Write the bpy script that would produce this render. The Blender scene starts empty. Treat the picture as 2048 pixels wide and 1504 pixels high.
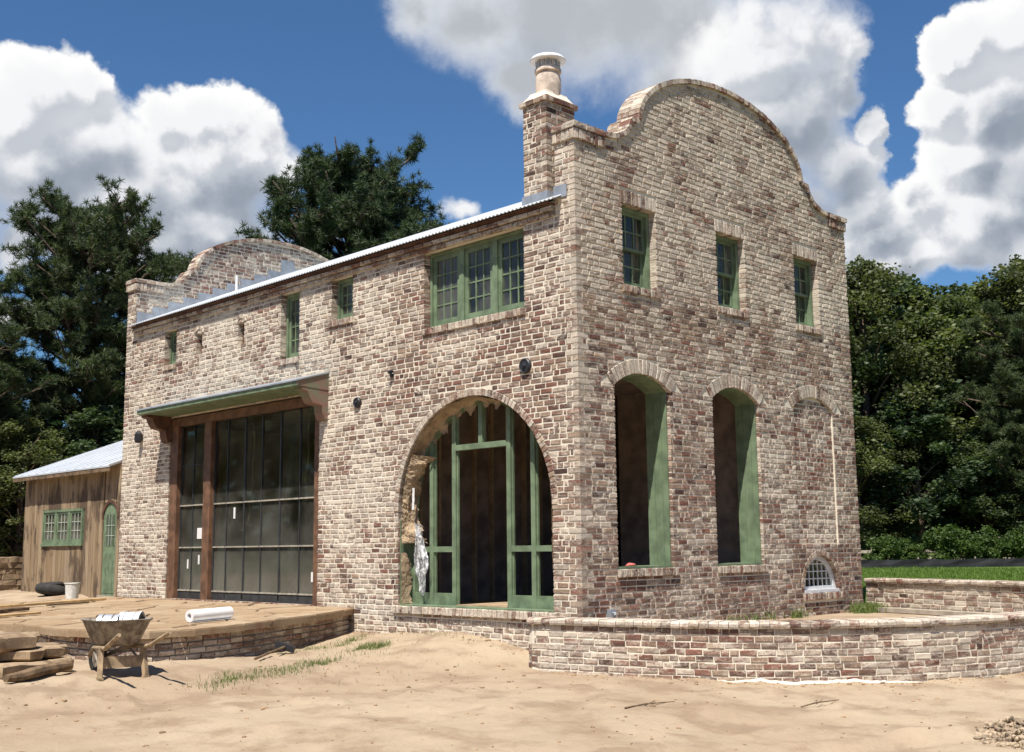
import bpy, bmesh, math, random
import numpy as np
from mathutils import Vector, Matrix
from mathutils.geometry import tessellate_polygon

PI = math.pi
rnd = random.Random(7)
npr = np.random.default_rng(11)
S = bpy.context.scene
COL = S.collection

# ------------------------------------------------------------------ camera
cam_d = bpy.data.cameras.new('camera')
cam = bpy.data.objects.new('camera', cam_d)
COL.objects.link(cam)
S.camera = cam
CAM = Vector((-10.975, -9.9622, 1.0406))
yaw, pitch, roll = -0.7764346, 0.1461007, -0.0106456
fwd = Vector((-math.sin(yaw) * math.cos(pitch), math.cos(yaw) * math.cos(pitch), math.sin(pitch)))
right = Vector((math.cos(yaw), math.sin(yaw), 0))
upv = right.cross(fwd)
r_ = right * math.cos(roll) + upv * math.sin(roll)
u_ = -right * math.sin(roll) + upv * math.cos(roll)
M = Matrix((r_, u_, -fwd)).transposed().to_4x4()
M.translation = CAM
cam.matrix_world = M
cam_d.sensor_width = 36
cam_d.lens = 2330.57 / 2048 * 36
cam_d.clip_end = 3000

# ------------------------------------------------------------------ light, sky, exposure
S.view_settings.view_transform = 'Standard'
S.view_settings.look = 'None'
S.view_settings.exposure = 0.68
S.view_settings.gamma = 1
S.view_settings.use_curve_mapping = False
TO_SUN = Vector((-1, -0.5, 2.15)).normalized()
sun_d = bpy.data.lights.new('sun', 'SUN')
sun_d.energy = 5.0
sun_d.angle = math.radians(0.5)
sun_d.color = (1.0, 0.945, 0.86)
sun = bpy.data.objects.new('sun', sun_d)
sun.rotation_euler = (-TO_SUN).to_track_quat('-Z', 'Y').to_euler()
sun.location = (0, 0, 40)
COL.objects.link(sun)

# cumulus puffs: azimuth (from +y towards +x), elevation, half widths, all in degrees
PUFFS = [(21.92, 20.83, 3.16, 2.71), (20.57, 19.56, 3.39, 2.71), (21.34, 17.23, 4.89, 3.69), (24.72, 18.7, 3.89, 3.44),
 (23.82, 21.06, 2.11, 1.84), (27.33, 20.08, 1.96, 1.84), (29.23, 20.01, 2.36, 1.84), (26.75, 16.83, 4.88, 3.69),
 (30.0, 18.22, 2.85, 2.95), (31.44, 18.55, 2.33, 1.97), (32.8, 18.04, 1.16, 1.23), (29.86, 14.95, 3.82, 2.71),
 (25.7, 13.99, 5.83, 2.21), (20.87, 13.61, 1.14, 1.48), (18.33, 17.75, 3.87, 4.92), (21.24, 10.48, 1.5, 0.74),
 (40.42, 25.79, 1.91, 1.35), (43.02, 25.37, 3.27, 2.21), (46.14, 25.56, 3.54, 2.71), (44.81, 23.08, 2.41, 1.48),
 (48.72, 24.81, 4.06, 2.71), (51.57, 25.13, 3.53, 2.95), (54.35, 24.49, 4.05, 3.44), (53.75, 22.04, 2.92, 1.97),
 (56.78, 22.95, 4.54, 3.44), (59.27, 23.6, 3.49, 3.44), (61.17, 22.94, 1.6, 2.71), (56.15, 19.79, 5.23, 3.2),
 (59.31, 19.75, 3.4, 3.44), (60.86, 17.54, 2.84, 2.95), (61.68, 15.37, 2.81, 1.97), (58.88, 15.84, 3.83, 2.21),
 (62.54, 14.14, 3.04, 1.48), (62.82, 18.94, 0.78, 0.98), (66.23, 22.05, 1.59, 1.48), (67.59, 22.27, 1.86, 2.21),
 (69.37, 22.61, 2.13, 2.21), (66.08, 19.87, 1.83, 1.72), (68.03, 19.38, 2.87, 3.2), (66.55, 17.14, 2.44, 2.21),
 (69.1, 16.36, 3.08, 3.44), (64.87, 15.29, 2.29, 1.72), (67.02, 14.38, 3.05, 2.21), (69.07, 13.03, 2.52, 2.21),
 (63.38, 12.9, 3.03, 1.23), (42.06, 16.3, 1.15, 0.69), (61.06, 12.39, 3.02, 1.48), (34.93, 15.17, 1.53, 0.74)]


class NT:
    """small helper for wiring node trees"""
    def __init__(s, tree):
        s.t = tree

    def n(s, typ, **kw):
        ins = kw.pop('i', {})
        nd = s.t.nodes.new(typ)
        for k, v in kw.items():
            setattr(nd, k, v)
        for k, v in ins.items():
            sock = nd.inputs[k]
            if isinstance(v, bpy.types.NodeSocket):
                s.t.links.new(v, sock)
            else:
                sock.default_value = v
        return nd

    def m(s, op, a, b=None, c=None, clamp=False):
        i = {0: a}
        if b is not None:
            i[1] = b
        if c is not None:
            i[2] = c
        return s.n('ShaderNodeMath', operation=op, use_clamp=clamp, i=i).outputs[0]

    def vm(s, op, a, b=None, c=None):
        i = {0: a}
        if b is not None:
            i[1] = b
        if c is not None:
            i[2] = c
        nd = s.n('ShaderNodeVectorMath', operation=op, i=i)
        return nd.outputs['Value'] if op in ('LENGTH', 'DOT_PRODUCT') else nd.outputs[0]

    def noise(s, vec, scale, detail=4, rough=0.55, out=0, **kw):
        return s.n('ShaderNodeTexNoise', i={'Vector': vec, 'Scale': scale, 'Detail': detail, 'Roughness': rough}, **kw).outputs[out]

    def ramp(s, fac, stops, interp='LINEAR'):
        nd = s.n('ShaderNodeValToRGB', i={0: fac})
        cr = nd.color_ramp
        cr.interpolation = interp
        while len(cr.elements) < len(stops):
            cr.elements.new(0.5)
        for e, (p, c) in zip(cr.elements, stops):
            e.position = p
            e.color = (c, c, c, 1) if isinstance(c, (int, float)) else (*c, 1)
        return nd.outputs[0]

    def mix(s, f, a, b, blend='MIX'):
        nd = s.n('ShaderNodeMix', data_type='RGBA', blend_type=blend, i={0: f, 6: a if not isinstance(a, tuple) else (*a, 1), 7: b if not isinstance(b, tuple) else (*b, 1)})
        return nd.outputs[2]

    def smooth(s, x, lo, hi, a=0.0, b=1.0):
        return s.n('ShaderNodeMapRange', interpolation_type='SMOOTHSTEP', i={0: x, 1: lo, 2: hi, 3: a, 4: b}).outputs[0]


def build_world():
    w = bpy.data.worlds.new('World')
    S.world = w
    w.use_nodes = True
    t = w.node_tree
    t.nodes.clear()
    # density of the cloud field at an (azimuth, elevation) point
    g = bpy.data.node_groups.new('cloud_field', 'ShaderNodeTree')
    g.interface.new_socket('AzEl', in_out='INPUT', socket_type='NodeSocketVector')
    g.interface.new_socket('Dir', in_out='INPUT', socket_type='NodeSocketVector')
    g.interface.new_socket('Density', in_out='OUTPUT', socket_type='NodeSocketFloat')
    G = NT(g)
    gi, go = g.nodes.new('NodeGroupInput'), g.nodes.new('NodeGroupOutput')
    n1 = G.noise(gi.outputs[1], 11, 7, 0.62, out=1)
    warp = G.vm('MULTIPLY', G.vm('SUBTRACT', n1, (0.5, 0.5, 0.5)), (4.2, 3.6, 0))
    p = G.vm('ADD', gi.outputs[0], warp)
    d = None
    for az, el, rx, ry in PUFFS[:16] + PUFFS[24:]:
        q = G.vm('MULTIPLY_ADD', p, (1 / rx, 1 / ry, 0), (-az / rx, -el / ry, 0))
        v = G.vm('LENGTH', q)
        d = v if d is None else G.n('ShaderNodeMath', operation='SMOOTH_MIN', i={0: d, 1: v, 2: 0.35}).outputs[0]
    inner = G.m('SUBTRACT', 1.0, d)
    # broken fair-weather cloud over the rest of the sky, past the modelled ones
    far = G.noise(gi.outputs[1], 2.4, 6, 0.6)
    gen = G.m('MULTIPLY', G.m('SUBTRACT', far, 0.585), 3.2)
    off = G.vm('DOT_PRODUCT', gi.outputs[1], tuple(fwd))
    gen = G.m('SUBTRACT', gen, G.smooth(off, 0.80, 0.91, 0.0, 4.0))
    dens = G.m('MAXIMUM', inner, gen)
    # cauliflower billows: rounded cells at three sizes
    wv = G.vm('ADD', gi.outputs[1], G.vm('MULTIPLY', G.vm('SUBTRACT', G.noise(gi.outputs[1], 30, 4, 0.6, out=1), (0.5, 0.5, 0.5)), (0.035, 0.035, 0.035)))
    for sc, amp in ((13, 0.34), (29, 0.20), (64, 0.11)):
        v = G.n('ShaderNodeTexVoronoi', feature='SMOOTH_F1', i={'Vector': wv, 'Scale': sc, 'Smoothness': 0.35}).outputs['Distance']
        dens = G.m('ADD', dens, G.m('MULTIPLY', G.m('SUBTRACT', 0.42, v), amp * 1.25))
    dens = G.m('ADD', dens, G.m('MULTIPLY', G.m('SUBTRACT', G.noise(gi.outputs[1], 7, 4, 0.6), 0.5), 0.9))
    t_ = g.links.new(dens, go.inputs[0])
    W = NT(t)
    tc = W.n('ShaderNodeTexCoord')
    dirv = W.vm('NORMALIZE', tc.outputs['Generated'])
    sep = W.n('ShaderNodeSeparateXYZ', i={0: dirv})
    az = W.m('MULTIPLY', W.m('ARCTAN2', sep.outputs[0], sep.outputs[1]), 57.29578)
    el = W.m('MULTIPLY', W.m('ARCSINE', sep.outputs[2]), 57.29578)
    ae = W.n('ShaderNodeCombineXYZ', i={0: az, 1: el, 2: 0.0}).outputs[0]

    def field(off_ae, off_dir):
        nd = t.nodes.new('ShaderNodeGroup')
        nd.node_tree = g
        t.links.new(W.vm('ADD', ae, off_ae), nd.inputs[0])
        t.links.new(W.vm('NORMALIZE', W.vm('ADD', dirv, off_dir)), nd.inputs[1])
        return nd.outputs[0]
    d0 = field((0, 0, 0), (0, 0, 0))
    d1 = field((-0.55, 0.8, 0), (-0.007, 0.007, 0.014))
    d2 = field((-2.0, 3.4, 0), (-0.026, 0.026, 0.060))
    soft = W.smooth(W.noise(dirv, 5, 3, 0.5), 0.40, 0.64, 0.14, 0.80)
    alpha = W.n('ShaderNodeMapRange', interpolation_type='SMOOTHSTEP', i={0: d0, 1: W.m('MULTIPLY', soft, -0.22), 2: soft, 3: 0.0, 4: 1.0}).outputs[0]
    relief = W.smooth(W.m('SUBTRACT', d0, d1), -0.20, 0.24, 0.0, 1.0)
    shade = W.smooth(d2, 0.05, 0.95, 1.0, 0.0)
    rim = W.smooth(d0, 0.1, 0.7, 1.0, 0.0)
    f = W.m('ADD', W.m('ADD', W.m('MULTIPLY', shade, 0.50), W.m('MULTIPLY', rim, 0.12)), W.m('MULTIPLY', relief, 0.38), clamp=True)
    # a flatter grey layer without crisp edges, high in the middle of the view
    sv = None
    pw = W.vm('ADD', ae, W.vm('MULTIPLY', W.vm('SUBTRACT', W.noise(dirv, 6, 7, 0.62, out=1), (0.5, 0.5, 0.5)), (7.0, 5.5, 0)))
    for az_, el_, rx, ry in [(a, e_, x * 1.12, y * 1.15) for a, e_, x, y in PUFFS[16:25]] + [(47.5, 27.5, 8, 3.0), (45.5, 21.6, 2.0, 1.0)]:
        v = W.vm('LENGTH', W.vm('MULTIPLY_ADD', pw, (1 / rx, 1 / ry, 0), (-az_ / rx, -el_ / ry, 0)))
        sv = v if sv is None else W.n('ShaderNodeMath', operation='SMOOTH_MIN', i={0: sv, 1: v, 2: 0.4}).outputs[0]
    sd = W.m('ADD', W.m('SUBTRACT', 1.0, sv), W.m('MULTIPLY', W.m('SUBTRACT', W.noise(dirv, 17, 6, 0.62), 0.5), 0.7))
    salpha = W.smooth(sd, -0.15, 0.72)
    sshade = W.smooth(W.m('ADD', sd, W.m('MULTIPLY', W.m('SUBTRACT', W.noise(dirv, 9, 5, 0.6), 0.5), 1.6)), 0.05, 1.0)
    scol = W.ramp(sshade, [(0.0, (0.90, 0.92, 0.95)), (0.5, (0.70, 0.73, 0.775)), (1.0, (0.50, 0.53, 0.575))])
    ccol = W.ramp(f, [(0.0, (0.30, 0.345, 0.42)), (0.3, (0.42, 0.465, 0.535)), (0.6, (0.66, 0.69, 0.74)), (0.85, (0.92, 0.93, 0.95)), (1.0, (1.06, 1.06, 1.05))])
    sky = W.n('ShaderNodeTexSky', sky_type='NISHITA')
    sky.sun_disc = False
    sky.sun_elevation = math.asin(TO_SUN.z)
    sky.sun_rotation = math.atan2(TO_SUN.x, TO_SUN.y)
    sky.altitude = 50
    sky.air_density = 1.0
    sky.dust_density = 0.25
    sky.ozone_density = 2.2
    b1 = W.n('ShaderNodeBackground', i={0: W.mix(1.0, sky.outputs[0], (0.66, 0.98, 1.26), 'MULTIPLY'), 1: 0.055})
    acol = W.mix(alpha, scol, ccol)
    alpha = W.m('MAXIMUM', alpha, salpha)
    b2 = W.n('ShaderNodeBackground', i={0: acol, 1: 0.60})
    above = W.smooth(el, -1.0, 1.5)
    mx = W.n('ShaderNodeMixShader', i={0: W.m('MULTIPLY', alpha, above), 1: b1.outputs[0], 2: b2.outputs[0]})
    out = W.n('ShaderNodeOutputWorld')
    t.links.new(mx.outputs[0], out.inputs[0])
    w.cycles.sampling_method = 'MANUAL'
    w.cycles.sample_map_resolution = 512


build_world()


# ------------------------------------------------------------------ object helpers
def tag(o, label=None, cat=None, group=None, kind=None):
    if label: o['label'] = label
    if cat: o['category'] = cat
    if group: o['group'] = group
    if kind: o['kind'] = kind
    return o


def empty(name, loc=(0, 0, 0), rz=0, label=None, cat=None, group=None, parent=None):
    o = bpy.data.objects.new(name, None)
    o.empty_display_size = 0.1
    o.location = loc
    o.rotation_euler = (0, 0, rz)
    COL.objects.link(o)
    if parent: o.parent = parent
    return tag(o, label, cat, group)


def link(name, me, parent=None):
    o = bpy.data.objects.new(name, me)
    COL.objects.link(o)
    if parent:
        o.parent = parent
    return o


def mesh(name, V, F, mat, recalc=True, smooth=False, attr=None):
    me = bpy.data.meshes.new(name)
    me.from_pydata([tuple(v) for v in V], [], F)
    if recalc:
        bm = bmesh.new(); bm.from_mesh(me)
        bmesh.ops.recalc_face_normals(bm, faces=bm.faces)
        bm.to_mesh(me); bm.free()
    if smooth:
        me.shade_smooth()
        if smooth == 'auto': me.set_sharp_from_angle(angle=math.radians(38))
    if attr is not None:
        a = me.attributes.new('tone', 'FLOAT_COLOR', 'POINT')
        c = np.ones((len(V), 4), np.float32); c[:, :3] = attr
        a.data.foreach_set('color', c.ravel())
    if mat: me.materials.append(mat)
    me.update()
    return me


def quads_mesh(name, V, Q, mat, tone=None, smooth=False):
    """V (n,3) float array, Q (m,4) int array"""
    V = np.asarray(V, np.float32); Q = np.asarray(Q, np.int32)
    me = bpy.data.meshes.new(name)
    me.vertices.add(len(V)); me.vertices.foreach_set('co', V.ravel())
    k = Q.shape[1]
    me.loops.add(Q.size); me.loops.foreach_set('vertex_index', Q.ravel())
    me.polygons.add(len(Q)); me.polygons.foreach_set('loop_start', np.arange(0, Q.size, k, dtype=np.int32))
    if tone is not None:
        a = me.attributes.new('tone', 'FLOAT_COLOR', 'POINT')
        c = np.ones((len(V), 4), np.float32); c[:, :3] = tone
        a.data.foreach_set('color', c.ravel())
    me.materials.append(mat)
    me.update(calc_edges=True)
    me.polygons.foreach_set('use_smooth', np.full(len(Q), smooth, bool))
    return me


class MB:
    """collects shapes that become one mesh object"""
    def __init__(s):
        s.V = []; s.F = []

    def add(s, V, F):
        o = len(s.V); s.V += [Vector(v) for v in V]; s.F += [tuple(i + o for i in f) for f in F]
        return s

    def box(s, x0, x1, y0, y1, z0, z1, fn=None):
        V = [(x, y, z) for z in (z0, z1) for y in (y0, y1) for x in (x0, x1)]
        if fn: V = [fn(*v) for v in V]
        return s.add(V, [(0, 2, 3, 1), (4, 5, 7, 6), (0, 1, 5, 4), (2, 6, 7, 3), (0, 4, 6, 2), (1, 3, 7, 5)])

    def bar(s, p, q, w, h=None, up=(0, 0, 1)):
        p, q = Vector(p), Vector(q); h = h or w
        d = (q - p).normalized(); a = d.cross(Vector(up))
        if a.length < 1e-4: a = d.cross(Vector((1, 0, 0)))
        a.normalize(); b = a.cross(d)
        V = [c + a * w / 2 * i + b * h / 2 * j for c in (p, q) for i, j in ((-1, -1), (1, -1), (1, 1), (-1, 1))]
        return s.add(V, [(0, 1, 2, 3), (4, 7, 6, 5), (0, 4, 5, 1), (1, 5, 6, 2), (2, 6, 7, 3), (3, 7, 4, 0)])

    def tube(s, pts, rad, n=8, cap=True):
        pts = [Vector(p) for p in pts]
        rs = rad if isinstance(rad, (list, tuple)) else [rad] * len(pts)
        rings = []; a = None
        for i, p in enumerate(pts):
            d = (pts[min(i + 1, len(pts) - 1)] - pts[max(i - 1, 0)]).normalized()
            if a is None:
                a = d.cross(Vector((0, 0, 1)))
                if a.length < 1e-3: a = d.cross(Vector((1, 0, 0)))
            a = (a - d * a.dot(d)).normalized(); b = d.cross(a)
            rings.append([p + (a * math.cos(2 * PI * k / n) + b * math.sin(2 * PI * k / n)) * rs[i] for k in range(n)])
        V = [v for r in rings for v in r]; F = []
        for i in range(len(pts) - 1):
            for k in range(n):
                F.append((i * n + k, i * n + (k + 1) % n, (i + 1) * n + (k + 1) % n, (i + 1) * n + k))
        if cap: F += [tuple(range(n))[::-1], tuple((len(pts) - 1) * n + k for k in range(n))]
        return s.add(V, F)

    def lathe(s, prof, n=24, M=None, cap0=True, cap1=True):
        V = [Vector((r * math.cos(2 * PI * k / n), r * math.sin(2 * PI * k / n), z)) for r, z in prof for k in range(n)]
        if M: V = [M @ v for v in V]
        F = [(i * n + k, i * n + (k + 1) % n, (i + 1) * n + (k + 1) % n, (i + 1) * n + k) for i in range(len(prof) - 1) for k in range(n)]
        if cap0: F.append(tuple(range(n))[::-1])
        if cap1: F.append(tuple((len(prof) - 1) * n + k for k in range(n)))
        return s.add(V, F)

    def prism(s, poly, fn0, fn1):
        n = len(poly)
        V = [fn0(*p) for p in poly] + [fn1(*p) for p in poly]
        return s.add(V, [tuple(range(n)), tuple(range(2 * n - 1, n - 1, -1))] + [(i, n + i, n + (i + 1) % n, (i + 1) % n) for i in range(n)])

    def build(s, name, mat, parent=None, smooth=False, recalc=True):
        return link(name, mesh(name, s.V, s.F, mat, recalc, smooth), parent)


# ------------------------------------------------------------------ materials
MATS = {}


def material(name):
    m = bpy.data.materials.new(name)
    m.use_nodes = True
    m.node_tree.nodes.clear()
    T = NT(m.node_tree)
    MATS[name] = m
    return m, T


def finish(T, shader, disp=None):
    o = T.n('ShaderNodeOutputMaterial', i={0: shader})


def pbr(T, col, rough=0.8, bump=None, bstr=0.3, bdist=0.01, metal=0.0, spec=0.5):
    i = {'Base Color': col if not isinstance(col, tuple) else (*col, 1), 'Roughness': rough, 'Metallic': metal, 'Specular IOR Level': spec}
    if bump is not None:
        i['Normal'] = T.n('ShaderNodeBump', i={'Height': bump, 'Strength': bstr, 'Distance': bdist}).outputs[0]
    return T.n('ShaderNodeBsdfPrincipled', i=i).outputs[0]


def simple(name, col, rough=0.7, metal=0.0, var=0.25, scale=6.0, bump=0.1, spec=0.4, col2=None):
    """paint / wood / metal with uneven wear"""
    m, T = material(name)
    pos = T.n('ShaderNodeNewGeometry').outputs['Position']
    nz = T.noise(pos, scale, 6, 0.6)
    c2 = col2 or tuple(c * (1 - var) for c in col)
    c = T.mix(T.smooth(nz, 0.35, 0.65), tuple(min(1, c * (1 + var * 0.5)) for c in col), c2)
    finish(T, pbr(T, c, rough, T.noise(pos, scale * 9, 4), bump, 0.004, metal, spec))
    return m


def brick_material():
    m, T = material('brick')
    pos = T.n('ShaderNodeNewGeometry').outputs['Position']
    at = T.n('ShaderNodeAttribute', attribute_name='tone')
    sp = T.n('ShaderNodeSeparateColor', i={0: at.outputs['Color']})
    r, g, b = sp.outputs[0], sp.outputs[1], sp.outputs[2]
    base = T.ramp(r, [(0.0, (0.072, 0.045, 0.038)), (0.14, (0.115, 0.066, 0.052)), (0.28, (0.172, 0.086, 0.064)), (0.42, (0.218, 0.108, 0.080)), (0.52, (0.165, 0.113, 0.088)),
                      (0.66, (0.235, 0.155, 0.116)), (0.82, (0.29, 0.21, 0.155)), (1.0, (0.36, 0.275, 0.205))])
    mott = T.noise(pos, 55, 4, 0.7)
    base = T.mix(0.75, base, T.ramp(mott, [(0.3, (0.30, 0.29, 0.29)), (0.5, (0.9, 0.9, 0.9)), (0.7, (1.7, 1.6, 1.5))]), 'MULTIPLY')
    # lime wash dragged over the faces: streaks across the wall, patches inside the brick
    stretch = T.vm('MULTIPLY', pos, (1, 1, 2.2))
    big = T.m('MULTIPLY_ADD', T.m('SUBTRACT', T.noise(pos, 0.75, 5, 0.65), 0.5), 1.9, 0.5)
    mid = T.noise(stretch, 13, 5, 0.65)
    fine = T.noise(stretch, 44, 4, 0.7)
    lim = T.m('ADD', T.m('MULTIPLY', big, 0.8), T.m('ADD', T.m('MULTIPLY', mid, 0.95), T.m('MULTIPLY', fine, 1.0)))
    lim = T.m('ADD', lim, T.m('MULTIPLY', T.m('SUBTRACT', g, 0.5), 0.62))
    f = T.smooth(lim, 1.16, 1.66)
    limecol = T.mix(T.noise(pos, 2.3, 4), (0.52, 0.455, 0.37), (0.645, 0.585, 0.49))
    col = T.mix(T.m('MULTIPLY', f, 0.88), base, limecol)
    grime = T.smooth(T.m('ADD', T.noise(stretch, 21, 5, 0.7), T.m('MULTIPLY', T.noise(pos, 0.8, 4, 0.6), 0.5)), 0.78, 0.98, 0, 0.6)
    col = T.mix(grime, col, (0.135, 0.088, 0.070))
    col = T.mix(1.0, col, T.mix(b, (0.8, 0.8, 0.8), (1.12, 1.1, 1.08)), 'MULTIPLY')
    finish(T, pbr(T, col, 0.92, T.noise(pos, 70, 5, 0.7), 0.55, 0.006, 0, 0.2))
    return m


def mortar_material():
    m, T = material('mortar')
    pos = T.n('ShaderNodeNewGeometry').outputs['Position']
    c = T.mix(T.noise(pos, 1.4, 6, 0.65), (0.58, 0.515, 0.405), (0.77, 0.715, 0.595))
    c = T.mix(T.smooth(T.noise(pos, 12, 5, 0.7), 0.55, 0.8, 0, 0.4), c, (0.40, 0.31, 0.24))
    finish(T, pbr(T, c, 0.95, T.noise(pos, 90, 4, 0.7), 0.5, 0.006, 0, 0.15))
    return m


BRICK = brick_material()
MORTAR = mortar_material()
GREEN = simple('green_paint', (0.150, 0.202, 0.120), 0.55, var=0.28, scale=5, bump=0.15)
GREEN_WORN = simple('worn_green_paint', (0.12, 0.16, 0.095), 0.65, scale=4, bump=0.2, col2=(0.21, 0.115, 0.09))
PALE = simple('pale_green_bars', (0.40, 0.46, 0.38), 0.6, var=0.1)
WHITE = simple('white_paint', (0.60, 0.61, 0.62), 0.5, var=0.1)
WOOD = simple('stained_wood', (0.15, 0.078, 0.044), 0.6, var=0.4, scale=5, bump=0.3)
DARKWOOD = simple('dark_wood', (0.115, 0.055, 0.035), 0.7, var=0.4, scale=5)
STEEL = simple('dark_steel', (0.035, 0.038, 0.04), 0.45, 0.0, var=0.3)
SUNLIT_STEEL = simple('sunlit_steel', (0.34, 0.31, 0.25), 0.8, var=0.3, scale=12)  # same steel as the mullions; the rails' sunlit tops are put into the colour
BLACK = simple('black_metal', (0.022, 0.022, 0.026), 0.5, var=0.3)
GALV = simple('galvanized', (0.33, 0.355, 0.39), 0.5, 0.3, var=0.22, scale=4)
ROOF = simple('roof_metal', (0.56, 0.585, 0.62), 0.5, 0.25, var=0.08, scale=1.2, bump=0.02)
INTERIOR = simple('interior_wood', (0.24, 0.18, 0.15), 0.85, var=0.35, scale=3)
INTERIOR_WALL = simple('interior_plaster', (0.40, 0.38, 0.32), 0.9, var=0.25, scale=1.5, bump=0.0)
FLOORWOOD = simple('subfloor', (0.36, 0.26, 0.16), 0.8, var=0.3, scale=4)
KRAFT = simple('kraft_paper', (0.33, 0.243, 0.155), 0.85, var=0.3, scale=7, bump=0.4)
CLAY = simple('chimney_pot_clay', (0.60, 0.49, 0.40), 0.9, var=0.35, scale=7)
LIMESTONE = simple('chimney_mortar', (0.66, 0.58, 0.48), 0.9, var=0.15, scale=9)
PLASTIC_W = simple('white_plastic', (0.72, 0.71, 0.70), 0.4, var=0.08, scale=3)
BUCKETW = simple('bucket_plastic', (0.66, 0.64, 0.58), 0.5, var=0.2, scale=9)
ORANGE = simple('orange_plastic', (0.75, 0.16, 0.06), 0.6, var=0.15)
PINK = simple('red_cloth', (0.55, 0.13, 0.11), 0.9, var=0.3, scale=20)
TRAYM = simple('muddy_tray', (0.27, 0.235, 0.185), 0.75, scale=11, bump=0.5, col2=(0.115, 0.09, 0.068))
OLDWOOD = simple('weathered_handle', (0.33, 0.24, 0.145), 0.85, var=0.4, scale=9, bump=0.3)
RUBBER = simple('rubber', (0.03, 0.028, 0.026), 0.85, var=0.4, scale=12)
SILVER = simple('tin', (0.72, 0.74, 0.78), 0.3, 0.6, var=0.15, scale=8)
CABLE = simple('pale_cable', (0.42, 0.40, 0.33), 0.7, var=0.1)
CONCRETE = simple('concrete', (0.36, 0.31, 0.25), 0.92, var=0.25, scale=5, bump=0.3)
BARK = simple('bark', (0.11, 0.075, 0.055), 0.95, var=0.5, scale=9, bump=0.7)
STONE = simple('rough_stone', (0.33, 0.24, 0.15), 0.95, scale=4.5, bump=0.7, col2=(0.17, 0.115, 0.07))
TIMBER = simple('old_timber', (0.16, 0.105, 0.06), 0.95, var=0.5, scale=8, bump=0.6)
FENCEWOOD = simple('fence_wood', (0.36, 0.31, 0.24), 0.9, var=0.3, scale=3)
SILT = simple('silt_fabric', (0.018, 0.019, 0.021), 0.75, var=0.4, scale=2)
LUMBER = simple('new_lumber', (0.50, 0.33, 0.15), 0.8, var=0.3, scale=6)


def glass_material(name, refl_rough=0.02, tint=(0.86, 0.9, 0.88), dust=0.06, refl=0.38, low_refl=0.0):
    m, T = material(name)
    pos = T.n('ShaderNodeNewGeometry').outputs['Position']
    tr = T.n('ShaderNodeBsdfTransparent', i={0: (*tint, 1)})
    gl = T.n('ShaderNodeBsdfGlossy', i={'Color': (0.9, 0.9, 0.9, 1), 'Roughness': refl_rough})
    fr = T.n('ShaderNodeFresnel', i={'IOR': 1.5})
    a = T.n('ShaderNodeMixShader', i={0: T.m('MULTIPLY', fr.outputs[0], refl), 1: tr.outputs[0], 2: gl.outputs[0]})
    df = T.n('ShaderNodeBsdfDiffuse', i={0: (0.5, 0.49, 0.44, 1)})
    # patchy dust, plus a horizon reflection painted in as paler glass towards the sill
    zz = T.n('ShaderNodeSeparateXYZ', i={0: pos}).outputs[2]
    dust_refl = T.m('ADD', T.m('MULTIPLY', T.smooth(T.noise(pos, 1.3, 5), 0.3, 0.75), dust), T.m('MULTIPLY', T.smooth(T.m('ADD', zz, T.m('MULTIPLY', T.noise(pos, 2.0, 4), 0.8)), 0.3, 2.4, 1.0, 0.0), low_refl))
    b = T.n('ShaderNodeMixShader', i={0: dust_refl, 1: a.outputs[0], 2: df.outputs[0]})
    finish(T, b.outputs[0])
    return m


GLASS = glass_material('window_glass', 0.03, (0.8, 0.82, 0.78), 0.14, 0.10)
GLASS_DUST_REFL = glass_material('dusty_glass_refl', 0.03, (0.74, 0.74, 0.66), 0.075, 0.16, 0.12)
FILM = None


def film_material():
    m, T = material('clear_film')
    pos = T.n('ShaderNodeNewGeometry').outputs['Position']
    tr = T.n('ShaderNodeBsdfTransparent', i={0: (0.95, 0.95, 0.95, 1)})
    pb = pbr(T, (0.82, 0.82, 0.83), 0.25, spec=0.6)
    finish(T, T.n('ShaderNodeMixShader', i={0: T.smooth(T.noise(T.vm('MULTIPLY', pos, (14, 14, 4)), 1.5, 5), 0.40, 0.70, 0.08, 0.75), 1: tr.outputs[0], 2: pb}).outputs[0])
    return m


FILM = film_material()


def leaf_material(name, c1, c2, trans=0.35):
    m, T = material(name)
    at = T.n('ShaderNodeAttribute', attribute_name='tone')
    sp = T.n('ShaderNodeSeparateColor', i={0: at.outputs['Color']})
    info = T.n('ShaderNodeObjectInfo')
    col = T.mix(sp.outputs[0], c1, c2)
    col = T.mix(1.0, col, T.mix(info.outputs['Random'], (0.8, 0.85, 0.85), (1.15, 1.1, 1.0)), 'MULTIPLY')
    d = T.n('ShaderNodeBsdfPrincipled', i={'Base Color': col, 'Roughness': 0.55, 'Specular IOR Level': 0.3})
    tl = T.n('ShaderNodeBsdfTranslucent', i={0: T.mix(1.0, col, (1.2, 1.35, 0.6), 'MULTIPLY')})
    finish(T, T.n('ShaderNodeMixShader', i={0: trans, 1: d.outputs[0], 2: tl.outputs[0]}).outputs[0])
    return m


PINE_LEAF = leaf_material('pine_needles', (0.034, 0.054, 0.026), (0.088, 0.115, 0.050), 0.25)
OAK_LEAF = leaf_material('oak_leaves', (0.045, 0.064, 0.026), (0.15, 0.185, 0.078), 0.35)
BUSH_LEAF = leaf_material('bush_leaves', (0.05, 0.09, 0.02), (0.12, 0.17, 0.045), 0.35)
GRASS_LEAF = leaf_material('grass_blades', (0.08, 0.13, 0.03), (0.19, 0.22, 0.07), 0.3)
LAWN_LEAF = leaf_material('lawn_blades', (0.075, 0.14, 0.02), (0.13, 0.20, 0.04), 0.3)


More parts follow.
